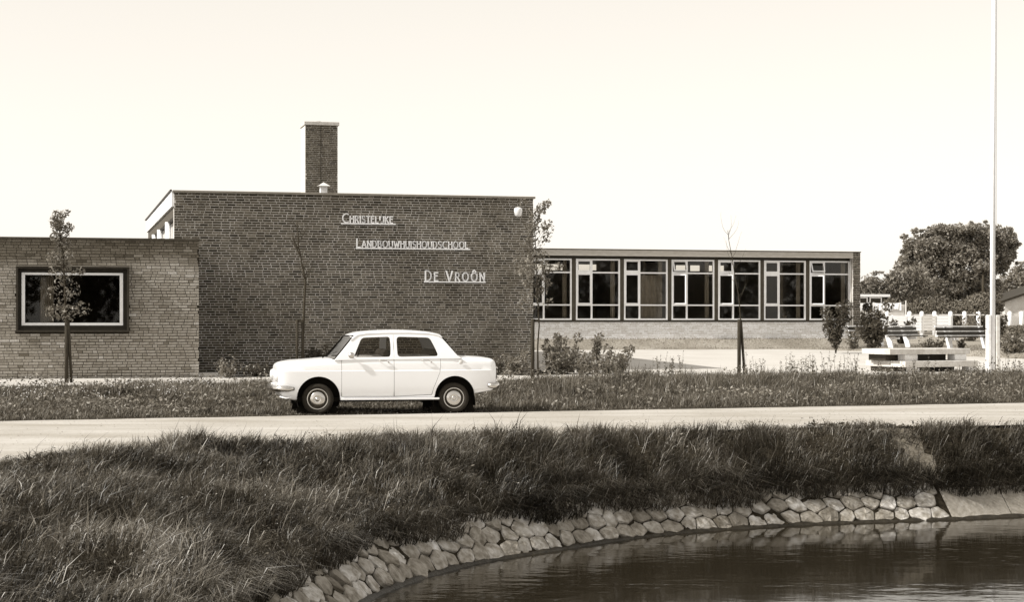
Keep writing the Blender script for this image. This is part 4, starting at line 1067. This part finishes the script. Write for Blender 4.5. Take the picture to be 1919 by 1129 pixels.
shrub(1748, 60.0, 653, 635, 44, "low dark cushion shrub between the middle and right benches", 480, .05, 216, m=M_leafd)
shrub(1802, 61.5, 653, 638, 20, "small tuft under the right-hand bench", 160, .05, 217)
shrub(1818, 84.0, 620, 592, 50, "light leaved shrub behind the right-hand bench", 420, .09, 218)
shrub(1896, 58.0, 655, 622, 70, "pale leafy clump right of the flagpole base", 620, .07, 219)
shrub(1870, 64.0, 640, 570, 34, "dark upright bush just behind the flagpole base", 700, .07, 220, m=M_leafd)

# ------------------------------------------------------------------ benches
def bench(pa, Da, pb, Db, label, legs=(0.06, .94), back=1, seed=0):
    """long axis from a to b on the lawn; back +1: backrest on the left of a->b"""
    ax, ay = gp(pa, Da); bx, by = gp(pb, Db); zg = ground_z((ax + bx) / 2, (ay + by) / 2)
    Lb = math.hypot(bx - ax, by - ay); ang = math.atan2(by - ay, bx - ax)
    t = thing("park_bench", label, "bench", (ax, ay, zg), ang, "benches on the lawn")
    for q in legs:
        x = q * Lb; mb = MB(); s = back
        mb.prism([(s * .30, .78), (s * .36, .78), (s * .20, .02), (s * .02, .02), (s * .14, .36), (s * -.28, .40), (s * -.30, .34), (s * .05, .28), (s * -.02, -.05), (s * .24, -.05)][:4] if False else [(s * .36, .80), (s * .28, .80), (s * .10, .40), (s * -.26, .40), (s * -.26, .33), (s * .02, .31), (s * -.04, -.05), (s * .12, -.05)], x - .045, x + .045)
        mb.v = [(y, x_, z) for (x_, y, z) in mb.v]; mb.build("leg", M_white, t)
    for (yy, z, w, h) in ((-.20, .435, .11, .04), (-.06, .435, .11, .04), (.07, .43, .11, .04)):
        mb = MB(); mb.box(-.02, Lb + .02, back * yy - w / 2, back * yy + w / 2, z - h / 2, z + h / 2); mb.build("seat_slat", M_slat, t)
    for (yy, z, h) in ((.165, .55, .11), (.222, .705, .11), (.14, .475, .03), (.20, .628, .03), (.262, .80, .045)):
        mb = MB(); mb.box(-.02, Lb + .02, back * yy - .02, back * yy + .015, z - h / 2, z + h / 2); mb.build("back_slat", M_slat if h > .1 else M_white, t)  # thin white rails stand in for the sunlit edges of the dark slats
    return t
bench(1597, 66.0, 1667, 66.6, "leftmost bench with white slanted legs, next to the end of the wing", legs=(.05, .82), back=1)
bench(1668, 63.4, 1727, 66.2, "middle bench with two closely spaced white slanted legs", legs=(.08, .62), back=1)
bench(1764, 61.0, 1852, 62.5, "rightmost bench with dark slats, beside the flagpole base", legs=(.22, .97), back=1)

# ------------------------------------------------------------------ stacked slab seat
sx, sy = gp(1697, 45.6); szg = ground_z(sx, sy)
ss = thing("slab_platform", "low platform of stacked concrete slabs on white blocks beside the flagpole", "platform", (sx, sy, szg), rad(24))
def slab(x0, x1, y0, y1, z0, z1, m, nm, lab=None):
    o = MB().box(x0, x1, y0, y1, z0, z1).build(nm, m, ss, bevel=.012)
    if lab: o["label"] = lab
slab(0, 2.34, 0, 1.75, .13, .29, M_concrete, "slab"); slab(-.30, 2.28, .25, 1.50, .46, .605, M_concrete, "slab")
slab(.28, .50, .06, .35, -.1, .127, M_concrete_w, "block"); slab(2.08, 2.32, .05, .35, -.1, .127, M_concrete_w, "block")
slab(.22, .62, .30, .62, .293, .457, M_concrete_w, "block"); slab(1.82, 2.2, .30, .62, .293, .457, M_concrete_w, "block")
slab(.06, 2.0, .55, 1.6, -.1, .125, M_dark, "dark_fill", "dark filler standing for the shade under the lower slab"); slab(-.15, 1.80, .65, 1.4, .295, .455, M_dark, "dark_fill", "dark filler standing for the shade under the upper slab")  # dark boxes painted as the shade beneath each slab
# flagpole
fx, fy = gp(1861, 44.6); fzg = ground_z(fx, fy)
fp = thing("flagpole", "tall white flagpole clamped between two concrete posts", "flagpole", (fx, fy, fzg))
MB().tube([(-.005, 0, .1), (0, 0, 5), (.045, 0, 11.5)], [.066, .062, .045], 14).build("pole", M_white, fp, sm=True)
MB().box(-.155, -.058, -.10, .12, -.2, 1.50).build("base_post", M_concrete_w, fp, bevel=.02)
MB().box(.066, .165, -.10, .12, -.2, 1.50).build("base_post", M_concrete, fp, bevel=.02)  # darker concrete than its twin, shade of this side put into the colour
for z_ in (.35, 1.15):
    MB().tube([(-.19, 0, z_), (.20, 0, z_)], .012, 8).build("bolt", M_dark, fp)
MB().tube([(.075, -.02, 1.3), (.085, -.01, 5), (.10, 0, 11)], .004, 4).build("halyard", M_stake, fp)

# ------------------------------------------------------------------ far garden: wall, fence, hedge, houses
DF = 92.0
def far(px, D=DF): return gp(px, D)
gx0, gy0 = far(1645, 90.0); gzb = zz(621, 90)
gw = thing("garden_wall", "white slatted garden wall behind the benches", "wall", (gx0, gy0, gzb - .3))
for k in range(5):
    a = k * .755; 
    for q in range(5):
        MB().box(a + .02, a + .745, 0, .05, .32 + q * .155, .32 + q * .155 + .145).build("plank", M_white if k != 3 else M_white_dull, gw)
for k in range(6): MB().box(k * .755 - .05, k * .755 + .05, .052, .12, 0, 1.12).build("post", M_white, gw)
FP = [1663, 1705, 1728, 1752, 1782, 1808, 1834, 1862, 1893, 1915, 1945]
fxs = [far(p, 95)[0] for p in FP]; fzb = zz(622, 95)
fe = thing("post_fence", "white concrete post and rail fence running in front of the hedge", "fence", (fxs[0], 95, fzb - .3))
for q in fxs:
    MB().tube([(q - fxs[0], 0, 0), (q - fxs[0], 0, 1.34), (q - fxs[0], 0, 1.40)], [.115, .115, .05], 10).build("post", M_white, fe, sm=True)
for a, b in zip(fxs[:-1], fxs[1:]):
    for z_ in (1.20,): MB().box(a - fxs[0] + .1, b - fxs[0] - .1, -.03, .03, z_ - .03, z_ + .04).build("rail", M_white_dull, fe)
def cloud(name, label, cat, blobs, D, n, lsize, m, seed, group=None, trunk=None, depth=.8):
    x0, y0 = gp(blobs[0][0], D); zg = ground_z(x0, y0); k = D / F_PX
    t = thing(name, label, cat, (x0, y0, zg), 0, group)
    cl = []
    r = random.Random(seed)
    for (bx, by, rx, rz, w) in blobs:
        c = (gp(bx, D)[0] - x0, r.uniform(-.2, .2) * rx * k, zz(by, D) - zg)
        for q in range(16):   # break each mass into clumps
            a = r.uniform(0, 6.28); e = r.uniform(-.6, 1); rr = r.uniform(.35, .75)
            cc = (c[0] + math.cos(a) * rr * rx * k, c[1] + math.sin(a) * rr * rx * k * depth, c[2] + e * rr * rz * k)
            s_ = r.uniform(.34, .62); cl.append((cc, (rx * k * s_, rx * k * s_ * depth, rz * k * s_), w * r.uniform(.5, 1.2)))
        cl.append((c, (rx * k * .7, rx * k * .7 * depth, rz * k * .7), w * .8))
    for (bx, by, rx, rz, w) in blobs:      # loose sprays round the outline
        c = (gp(bx, D)[0] - x0, 0, zz(by, D) - zg)
        for q in range(14):
            a = r.uniform(-.5, 3.64); rr = r.uniform(.85, 1.18); s_ = r.uniform(.08, .17)
            cl.append(((c[0] + math.cos(a) * rr * rx * k, r.uniform(-.5, .5) * rx * k, c[2] + math.sin(a) * rr * rz * k), (rx * k * s_ * 1.3, rx * k * s_, rz * k * s_), w * .16))
    leafy("crown", cl, n, lsize, m, t, seed)
    if trunk:
        for (pts, r0) in trunk:
            P = [(gp(a, D)[0] - x0, 0, zz(b, D) - zg) for a, b in pts]; P[0] = (P[0][0], 0, -.2)
            mb = MB(); mb.tube(P, [r0 * (1 - .6 * i / (len(P) - 1)) for i in range(len(P))], 8); mb.build("trunk", M_bark, t, sm=True)
    return t
cloud("broad_tree", "largest broad crowned tree, behind the hedge and the flagpole", "tree",
      [(1790, 480, 70, 50, 1.2), (1735, 465, 42, 36, .9), (1845, 450, 46, 30, .8), (1880, 455, 26, 22, .4), (1720, 510, 36, 36, .8), (1790, 440, 50, 20, .5), (1770, 540, 60, 34, 1.0), (1830, 520, 30, 40, .4), (1720, 550, 34, 30, .6), (1884, 474, 20, 36, .5), (1868, 500, 20, 30, .4), (1760, 500, 60, 60, .8), (1810, 570, 60, 24, .7), (1750, 575, 50, 22, .6), (1850, 560, 34, 34, .5)],
      112, 60000, .11, M_leaff, 301, trunk=[([(1790, 620), (1788, 540), (1800, 480)], .35), ([(1788, 560), (1740, 490)], .18), ([(1795, 520), (1850, 460)], .18)])
cloud("broad_tree", "lower bushy tree sloping down from the big crown towards the wing", "tree",
      [(1650, 538, 34, 24, .8), (1622, 550, 24, 18, .5), (1705, 535, 40, 44, 1.2), (1670, 575, 40, 20, .6), (1690, 540, 34, 34, 1), (1660, 555, 30, 26, .9), (1635, 562, 28, 20, .8), (1612, 570, 26, 14, .6), (1690, 580, 26, 18, .5)],
      104, 16000, .11, M_leaff, 302, trunk=[([(1680, 625), (1680, 560)], .2)])
cloud("broad_tree", "hazy tall tree far off at the right of the flagpole", "tree",
      [(1895, 545, 30, 30, 1), (1925, 530, 30, 34, 1), (1960, 545, 34, 34, 1), (1880, 560, 22, 26, .6)], 170, 7000, .2, M_leaff, 303, trunk=[([(1905, 610), (1905, 530)], .3)])
cloud("pollard_tree", "pale slender tree with a small flat crown left of the flagpole", "tree",
      [(1843, 502, 17, 7, 1)], 105, 900, .12, M_leaff, 304, trunk=[([(1843, 610), (1843, 500)], .14)])
# poplars and woods to the right of the frame continue the planting
cloud("broad_tree", "round tree just outside the garden on the far right", "tree", [(2010, 520, 50, 50, 1), (2060, 540, 40, 40, 1)], 130, 6000, .16, M_leaff, 305, trunk=[([(2020, 620), (2020, 520)], .3)])
tl = []
rr_ = random.Random(77)
for k in range(30):
    xx = -4 + k * 4.4 + rr_.uniform(-1.5, 1.5); hh = rr_.uniform(5.5, 10.5)
    if rr_.random() < .85: tl.append(((xx, -34 + rr_.uniform(-3, 3), hh * .55), (rr_.uniform(2, 3.2), 2.2, hh * .5), 1.0))
o = leafy("treeline", tl, 16000, .42, M_leafd, None, 78); tag(o, "line of trees across the road, mirrored in the window panes", "trees", kind="stuff")
def hedge(name, label, blobs, D, n, seed, lsize=.07, m=None):
    x0, y0 = gp(blobs[0][0], D); zg = ground_z(x0, y0); k = D / F_PX
    t = thing(name, label, "hedge", (x0, y0, zg))
    r = np.random.default_rng(seed); w = np.array([b[2] * b[3] for b in blobs], float); w /= w.sum(); idx = r.choice(len(blobs), n, p=w)
    B = np.array(blobs, float)[idx]; d = r.normal(size=(n, 3)); d /= np.linalg.norm(d, axis=1)[:, None]; d[:, 1] = -np.abs(d[:, 1]) * .9 + (r.random(n) < .3) * .5
    s_ = r.uniform(.90, 1.03, n) + .06 * np.sin(d[:, 0] * 20 + d[:, 2] * 17)
    P = np.stack([(B[:, 0] - CX) / F_PX * D - x0 + d[:, 0] * s_ * B[:, 2] * k, d[:, 1] * s_ * 1.2, EYE - (B[:, 1] - HOR) * k - zg + d[:, 2] * s_ * B[:, 3] * k], 1)
    ax = r.normal(size=(n, 3)); ax /= np.linalg.norm(ax, axis=1)[:, None]; b_ = np.cross(ax, d); b_ /= np.linalg.norm(b_, axis=1)[:, None] + 1e-6
    L_ = lsize * r.uniform(.6, 1.4, n)[:, None]; V = np.stack([P - ax * L_, P + b_ * L_ * .5, P + ax * L_, P - b_ * L_ * .5], 1)
    me = np_mesh("leaves", V.reshape(-1, 3), np.arange(4 * n).reshape(n, 4), np.repeat(r.uniform(.5, 1.4, n), 4)); put("leaves", me, m or M_hedge, t)
    dark_fill = MB()
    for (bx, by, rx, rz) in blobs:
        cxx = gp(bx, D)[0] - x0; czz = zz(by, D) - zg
        dark_fill.lathe([(0, czz - rz * k * .85)] + [(rx * k * .85 * math.sin(math.pi * q / 10), czz - rz * k * .85 * math.cos(math.pi * q / 10)) for q in range(1, 10)] + [(0, czz + rz * k * .85)], 16, 'Z', (cxx, 0, 0))
    dark_fill.v = [(x, y * .35, z) for x, y, z in dark_fill.v]; dark_fill.build("inner_branches", M_soil, t)
    return t
hedge("clipped_hedge", "long clipped hedge with a rounded top behind the white fence", [(1735, 592, 52, 28), (1700, 598, 36, 22), (1770, 592, 44, 24), (1795, 590, 40, 26)], 99, 9000, 401)
hedge("clipped_hedge", "taller domed hedge section left of the flagpole, behind the fence", [(1845, 585, 44, 36), (1868, 588, 26, 36)], 98, 8000, 402)
hedge("clipped_hedge", "low hedge in the shade right of the flagpole", [(1900, 625, 50, 14), (1960, 622, 60, 16)], 88, 5000, 403)
# small flat roofed house beyond the wing
hx0, hy0 = gp(1590, 97); hzg = zz(620, 97)
hs = thing("flat_roofed_house", "low white flat roofed house seen just past the end of the wing", "house", (hx0, hy0, hzg - .4), rad(6))
MB().box(0, 3.2, 0, 4, 0, 1.85).build("wall", M_white_dull, hs)
MB().box(-.2, 2.3, -.25, 4.2, 2.26, 2.40).build("roof", M_white, hs)
MB().box(0.0, 2.0, .02, 4, 1.851, 2.26).build("upper_wall", M_dark, hs)
for a in (.4, 1.2): 
    f_ = MB().box(a, a + .7, -.03, .0, 1.86, 2.24).build("window", M_white, hs); MB().box(a + .07, a + .63, -.036, -.031, 1.92, 2.18).build("pane", M_dark, f_)
# washing on a line
wx0_, wy0_ = gp(1606, 93)
wl_ = thing("washing_line", "white washing hanging in front of the flat roofed house", "laundry", (wx0_, wy0_, zz(578, 93)))
for k, (a, wd, hh) in enumerate(((0, .7, .45), (.85, .6, .5), (1.6, .75, .42))):
    mb = MB(); n = 8; vs = []
    for i in range(n + 1): q = a + wd * i / n; vs += [(q, .03 * math.sin(i * 2), .30 - hh * (.9 + .1 * math.sin(i))), (q, 0, .32 - .06 * math.sin(math.pi * i / n))]
    mb.add(vs, [(2 * i, 2 * i + 2, 2 * i + 3, 2 * i + 1) for i in range(n)]).build("sheet", M_white, wl_)
MB().tube([(-.2, 0, .34), (2.6, 0, .34)], .01, 5).build("line", M_dark, wl_)
for a in (-.2, 2.6): MB().tube([(a, 0, -1.3), (a, 0, .4)], .04, 6).build("pole", M_white_dull, wl_)
# gabled shed on the far right
sx0, sy0 = gp(1884, 96); szb = zz(628, 96)
sh = thing("garden_shed", "grey shed with a dark sloping roof at the far right behind the fence", "shed", (sx0, sy0, szb - .3), rad(4))
MB().prism([(0, 0), (4.2, 0), (4.2, 2.6), (2.6, 3.0), (0, 2.15)], 0, 3.5).build("wall", M_concrete, sh)
MB().prism([(-.25, 2.04), (2.6, 2.98), (4.5, 2.5), (4.5, 2.62), (2.6, 3.12), (-.25, 2.16)], -.2, 3.7).build("roof", M_dark, sh)
f_ = MB().box(.75, 1.15, -.03, .0, 1.25, 1.6).build("window", M_white_dull, sh); MB().box(.8, 1.1, -.036, -.031, 1.3, 1.55).build("pane", M_fascia, f_)

# ------------------------------------------------------------------ grass
def blades(X, Y, Z, H, lean, wid, tonev, bend, r):
    n = len(X); a = lean; dx, dy = np.cos(a), np.sin(a)
    fa = r.uniform(0, 2 * np.pi, n); wx_, wy_ = np.cos(fa) * wid, np.sin(fa) * wid * .6
    P0 = np.stack([X, Y, Z - .02], 1); m = .52
    b1 = bend * .28; P1 = P0 + np.stack([dx * H * b1, dy * H * b1, H * m * np.ones(n)], 1)
    P2 = P0 + np.stack([dx * H * bend, dy * H * bend, H * (1 - .38 * bend ** 1.5)], 1)
    Wv = np.stack([wx_, wy_, np.zeros(n)], 1)
    V = np.stack([P0 - Wv, P0 + Wv, P1 + Wv * .75, P1 - Wv * .75, P2], 1).reshape(-1, 3); k = np.arange(n)[:, None] * 5
    T = np.concatenate([k + np.array([[0, 1, 2]]), k + np.array([[0, 2, 3]]), k + np.array([[3, 2, 4]])], 1).reshape(-1, 3)
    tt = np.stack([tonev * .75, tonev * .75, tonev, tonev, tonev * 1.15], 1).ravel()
    return V, T, tt
r = np.random.default_rng(11)
def scatter(n, x0, x1, y0, y1, seed):
    q = np.random.default_rng(seed); return q.uniform(x0, x1, n), q.uniform(y0, y1, n)
def in_view(x, y, mrg=1.0): return np.abs(x) < .2909 * y + mrg
# bank
X, Y = scatter(950000, -7.2, 9.2, 9.5, 28, 12)
k = in_view(X, Y, .8) & (Y < road_near(X) + .03); X, Y = X[k], Y[k]
s = pond_s(X, Y); k = s > .16; X, Y, s = X[k], Y[k], s[k]
k = s > (.255 + .20 * (vnoise(X, Y, .45, 31) - .5) + .05 * sstep(0, -2, X)); X, Y, s = X[k], Y[k], s[k]
sv = sandy(X, Y); k = ~(sv & (r.random(len(X)) > .16 + .5 * (vnoise(X, Y, .14, 29) > .62))); X, Y, s = X[k], Y[k], s[k]
dens_ = np.clip(1.5 * vnoise(X, Y, .20, 33) + .5 * vnoise(X, Y, .6, 30) - .25, .05, 1) ; dens_ = np.where(s < .55, np.maximum(dens_, .8), dens_); k = r.random(len(X)) < dens_; X, Y, s = X[k], Y[k], s[k]
rdn = road_near(X) - Y
cl1 = vnoise(X, Y, .50, 34); cl2 = vnoise(X, Y, 1.6, 35); cl3 = vnoise(X, Y, .16, 36)
H = (.06 + .05 * sstep(-1, 1.5, X) + .13 * cl1 + .11 * cl2 + .11 * cl3) * (.72 + .28 * sstep(0, .4, rdn)) * r.uniform(.45, 1.2, len(X))
tall = r.random(len(X)) < .02; H = np.where(tall, H * 1.6, H)
H *= 1 - .45 * np.exp(-(((X - 4.4) / .9) ** 2 + ((Y - 24.7) / .7) ** 2))
lean = (vnoise(X, Y, 1.3, 37) - .5) * 3.2 + (vnoise(X, Y, .24, 32) - .5) * 4.5 - .2 + r.normal(0, .9, len(X))
lean = np.where(s < .6, -1.4 + r.normal(0, .7, len(X)), lean)          # over the stones the grass hangs towards the water
bend = np.clip(.45 + .7 * vnoise(X, Y, .33, 38) + r.normal(0, .3, len(X)), .05, 1.3); bend = np.where(s < .6, np.clip(bend + .35, .5, 1.4), bend); H = np.where(s < .6, np.maximum(H, .10) * 1.15, H)
tn = (.25 + .95 * vnoise(X, Y, .7, 39)) * r.uniform(.35, 1.35, len(X)) * (.6 + .8 * cl3); tn = np.where(r.random(len(X)) < .08, tn * 2.9, tn)
tn *= 1 + 1.1 * np.exp(-(((X - 4.2) / .8) ** 2 + ((Y - 24.6) / .25) ** 2))
tn *= 1 + 1.2 * np.exp(-(((X + 2.6) / 1.0) ** 2 + ((Y - 14.0) / 1.2) ** 2))
tn *= 1 + .6 * sstep(.9, .1, rdn)                                        # sunlit top of the bank, put into the grass tone
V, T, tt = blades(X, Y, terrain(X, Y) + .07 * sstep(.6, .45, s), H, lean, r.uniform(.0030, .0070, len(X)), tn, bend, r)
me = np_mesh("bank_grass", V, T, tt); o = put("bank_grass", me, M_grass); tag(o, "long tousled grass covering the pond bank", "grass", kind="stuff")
NB = len(X)
# dead straws, long and pale, lying over the bank
X, Y = scatter(6000, -7.2, 9.2, 9.5, 28, 52); k = in_view(X, Y, .8) & (Y < road_near(X) - .25); X, Y = X[k], Y[k]; s = pond_s(X, Y); k = (s > .7) & (vnoise(X, Y, .7, 53) > .45); X, Y = X[k], Y[k]
V, T, tt = blades(X, Y, terrain(X, Y) + .05, r.uniform(.15, .42, len(X)), r.uniform(-1.2, 1.2, len(X)), r.uniform(.0025, .005, len(X)), r.uniform(2.2, 4.5, len(X)), r.uniform(.5, 1.5, len(X)), r)
me = np_mesh("dry_straw", V, T, tt); o = put("dry_straw", me, M_grass); tag(o, "pale dry straws lying among the long bank grass", "grass", kind="stuff")
# verge
X, Y = scatter(470000, -12, 13, 26, 44, 13); u_, v_ = uv_of(X, Y); d = Y - road_far(X)
k = in_view(X, Y, 1.0) & (d > .04 + .10 * vnoise(X, X * 0, .35, 41)) & (v_ < PAV0 + .12); X, Y, d, u_, v_ = X[k], Y[k], d[k], u_[k], v_[k]
den = np.clip(.15 + 1.1 * vnoise(X, Y, .3, 42), 0, 1); k = r.random(len(X)) < den; X, Y, d, v_ = X[k], Y[k], d[k], v_[k]
cl = vnoise(X, Y, .7, 43); cl2 = vnoise(X, Y, 2.2, 44); right = sstep(-1.0, 1.0, X)
H = (.35 + 1.25 * vnoise(X, Y, .45, 47)) * (.04 + .09 * cl + .09 * cl2 * sstep(1, 4, d) + .08 * right * sstep(.2, 1.5, d)) * (.4 + .6 * sstep(0, .8, d)) * r.uniform(.5, 1.4, len(X))
cx_, cy_ = X - CAR_X, Y - CAR_Y; ca = cx_ * math.cos(CAR_TH) + cy_ * math.sin(CAR_TH); cb = -cx_ * math.sin(CAR_TH) + cy_ * math.cos(CAR_TH)
under = (ca > -.8) & (ca < 3.1) & (cb > -.25) & (cb < 1.6); H = np.where(under, np.minimum(H, .09), H)
H = H * (.14 + .86 * np.maximum(sstep(0.3, 2.6, (PAV0 + .12) - v_), .75 * right * sstep(0, .5, (PAV0 + .12) - v_)))
front = (ca > -1.2) & (ca < 3.2) & (cb > -1.0) & (cb < .2); H = np.where(front, np.minimum(H, .05), H)
tn = (.25 + .6 * vnoise(X, Y, .3, 45) + .5 * vnoise(X, Y, 1.2, 46)) * r.uniform(.35, 1.4, len(X)); tn = np.where(r.random(len(X)) < .09, tn * 2.8, tn)
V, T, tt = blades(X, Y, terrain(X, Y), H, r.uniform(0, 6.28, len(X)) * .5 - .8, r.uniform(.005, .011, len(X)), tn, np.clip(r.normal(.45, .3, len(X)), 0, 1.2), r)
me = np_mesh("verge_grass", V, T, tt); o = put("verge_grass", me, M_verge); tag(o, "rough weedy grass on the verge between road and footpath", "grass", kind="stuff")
NV = len(X)
# broad leaved weeds
def weeds(name, n, box, cond, hmul, size, m, seed, label, lo=.6, hi=1.9):
    X, Y = scatter(n, *box, seed); k = in_view(X, Y, 1) & cond(X, Y); X, Y = X[k], Y[k]; q = np.random.default_rng(seed + 1)
    Z = terrain(X, Y) + q.random(len(X)) ** 1.3 * hmul * (.4 + .9 * vnoise(X, Y, .9, seed)); m_ = len(X)
    ax = q.normal(size=(m_, 3)); ax[:, 2] = np.abs(ax[:, 2]) * .6; ax /= np.linalg.norm(ax, axis=1)[:, None]; b_ = np.cross(ax, q.normal(size=(m_, 3))); b_ /= np.linalg.norm(b_, axis=1)[:, None]
    s_ = size * q.uniform(.5, 1.5, m_)[:, None]; P = np.stack([X, Y, Z], 1)
    V = np.stack([P, P + ax * s_ + b_ * s_ * .45, P + ax * s_ * 2, P + ax * s_ - b_ * s_ * .45], 1)
    me = np_mesh(name, V.reshape(-1, 3), np.arange(4 * m_).reshape(m_, 4), np.repeat(q.uniform(lo, hi, m_), 4)); o = put(name, me, m); tag(o, label, "weeds", kind="stuff"); return o
weeds("verge_weeds", 90000, (-12, 13, 26, 44), lambda x, y: (y - road_far(x) > .5) & (uv_of(x, y)[1] < PAV0 - np.where(x < -.5, 1.6, .1)) & (vnoise(x, y, .8, 61) > .42) & ~((np.abs(x + 2) < 2.6) & (y < 31.2)), .26, .030, M_weed, 62, "broad leaved weeds scattered through the verge grass")
q = np.random.default_rng(65); PX_ = []; Vw = []; Fw = []; nb = 0
X, Y = scatter(2600, 1.0, 12.5, 36.0, 42, 66); u_, v_ = uv_of(X, Y); k = (v_ < PAV0 - .02) & (v_ > PAV0 - 1.3) & (vnoise(X, Y, .6, 64) > .50); X, Y = X[k][:420], Y[k][:420]; Zt = terrain(X, Y)
for x, y, z in zip(X, Y, Zt):
    h = q.uniform(.28, .62) * (.7 + .6 * float(vnoise(np.array([x]), np.array([y]), 1.1, 67)[0])); a = q.uniform(0, 6.28); tip = np.array([math.cos(a) * .12 * h, math.sin(a) * .12 * h, h]); b0 = np.array([x, y, z]); w_ = np.array([.004, 0, 0])
    Vw += [b0 - w_, b0 + w_, b0 + tip + w_ * .4, b0 + tip - w_ * .4]; Fw.append([nb, nb + 1, nb + 2, nb + 3]); nb += 4
    for j in range(16):
        t = q.uniform(.25, 1.0); c = b0 + tip * t; d = q.normal(size=3); d[2] = abs(d[2]) * .7; d /= np.linalg.norm(d); e = np.cross(d, q.normal(size=3)); e /= np.linalg.norm(e); l = q.uniform(.015, .04) * (1.3 - .6 * t)
        Vw += [c, c + d * l + e * l * .4, c + d * l * 2, c + d * l - e * l * .4]; Fw.append([nb, nb + 1, nb + 2, nb + 3]); nb += 4
me = np_mesh("tall_weeds", Vw, Fw, np.repeat(q.uniform(.4, 1.4, nb // 4), 4)); o = put("tall_weeds", me, M_weed); tag(o, "tall seeding weeds along the footpath edge on the right", "weeds", kind="stuff")
weeds("bank_leaves", 240000, (-7.2, 9.2, 9.5, 26), lambda x, y: (y < road_near(x) - .05) & (pond_s(x, y) > .36 + .2 * vnoise(x, y, .4, 74)) & (vnoise(x, y, .33, 73) > .33) & ~sandy(x, y), .17, .0135, M_grass, 75, "small leaved herbs growing through the bank grass", lo=.5, hi=1.9)
weeds("bank_docks", 9000, (-7.2, 9.2, 9.5, 26), lambda x, y: (y < road_near(x) - .1) & (pond_s(x, y) > .6) & (vnoise(x, y, .45, 83) > .72), .22, .026, M_weed, 84, "broad docks and nettles in patches on the bank", lo=.4, hi=1.5)
weeds("bank_weeds", 600, (4.2, 5.9, 25.0, 25.9), lambda x, y: (y < road_near(x) + .05), .10, .035, M_leafd, 66, "dark docks at the top of the worn gap in the bank")
weeds("wall_weeds", 5000, (-7, 1.2, 42, 47), lambda x, y: (uv_of(x, y)[1] > -3.2) & (uv_of(x, y)[1] < -.1) & (uv_of(x, y)[0] > .5) & (uv_of(x, y)[0] < 9.4) & (vnoise(x, y, .6, 68) > .4), .30, .03, M_weed, 69, "weeds in the bed below the dark brick wall")
X, Y = scatter(26000, -12, -5.5, 27, 38, 71); d = Y - road_far(X); k = in_view(X, Y, 1) & (d > .6) & (uv_of(X, Y)[1] < PAV0 - 1.5) & (vnoise(X, Y, .9, 72) > .52) & (Y > 30.5); X, Y = X[k], Y[k]
X, Y = X[:380], Y[:380]; Z = terrain(X, Y) + r.uniform(.10, .26, len(X)); m_ = len(X); P = np.stack([X, Y, Z], 1); s_ = r.uniform(.006, .013, m_)[:, None]
V = np.stack([P + s_ * np.array([[1, 0, 0]]), P + s_ * np.array([[0, 0, 1]]) + s_ * .3, P - s_ * np.array([[1, 0, 0]]), P - s_ * np.array([[0, 0, .8]])], 1)
me = np_mesh("clover_flowers", V.reshape(-1, 3), np.arange(4 * m_).reshape(m_, 4), np.ones(4 * m_)); o = put("clover_flowers", me, M_flower); tag(o, "small white flowers dotting the verge in front of the annex", "flowers", kind="stuff")
# lawn nap
X, Y = scatter(150000, 0, 24, 48, 80, 81); u_, v_ = uv_of(X, Y); k = in_view(X, Y, 1) & (v_ > lawn_v(u_) - .03) & (v_ < 19) & ((v_ < 16.8) | (u_ > 27)); X, Y, u_, v_ = X[k], Y[k], u_[k], v_[k]
V, T, tt = blades(X, Y, terrain(X, Y), r.uniform(.03, .09, len(X)), r.uniform(0, 6.28, len(X)), r.uniform(.008, .014, len(X)), r.uniform(.8, 1.5, len(X)), r.uniform(.1, .8, len(X)), r)
me = np_mesh("lawn_grass", V, T, tt); o = put("lawn_grass", me, M_lawng); tag(o, "short mown grass on the strip below the classroom windows", "grass", kind="stuff")
# grit on the road
X, Y = scatter(9000, -8, 9, 18, 32, 91); k = in_view(X, Y, .5) & (Y > road_near(X) + .1) & (Y < road_far(X) - .02) & ((r.random(len(X)) < .25) | (Y - road_near(X) < .6)); X, Y = X[k], Y[k]; m_ = len(X)
P = np.stack([X, Y, np.full(m_, .02)], 1); s_ = r.uniform(.004, .014, m_)[:, None]; dirs = [np.array([[1, 0, 0]]), np.array([[-.5, .87, 0]]), np.array([[-.5, -.87, 0]]), np.array([[0, 0, .8]])]
V = np.stack([P + s_ * d_ for d_ in dirs], 1).reshape(-1, 3); k4 = np.arange(m_)[:, None] * 4
T = np.concatenate([k4 + np.array([[0, 1, 3]]), k4 + np.array([[1, 2, 3]]), k4 + np.array([[2, 0, 3]])], 1).reshape(-1, 3)
me = np_mesh("road_grit", V, T, np.ones(len(V))); o = put("road_grit", me, M_stone); tag(o, "loose grit lying on the gravel road", "gravel", kind="stuff")
print("blades", NB, NV)
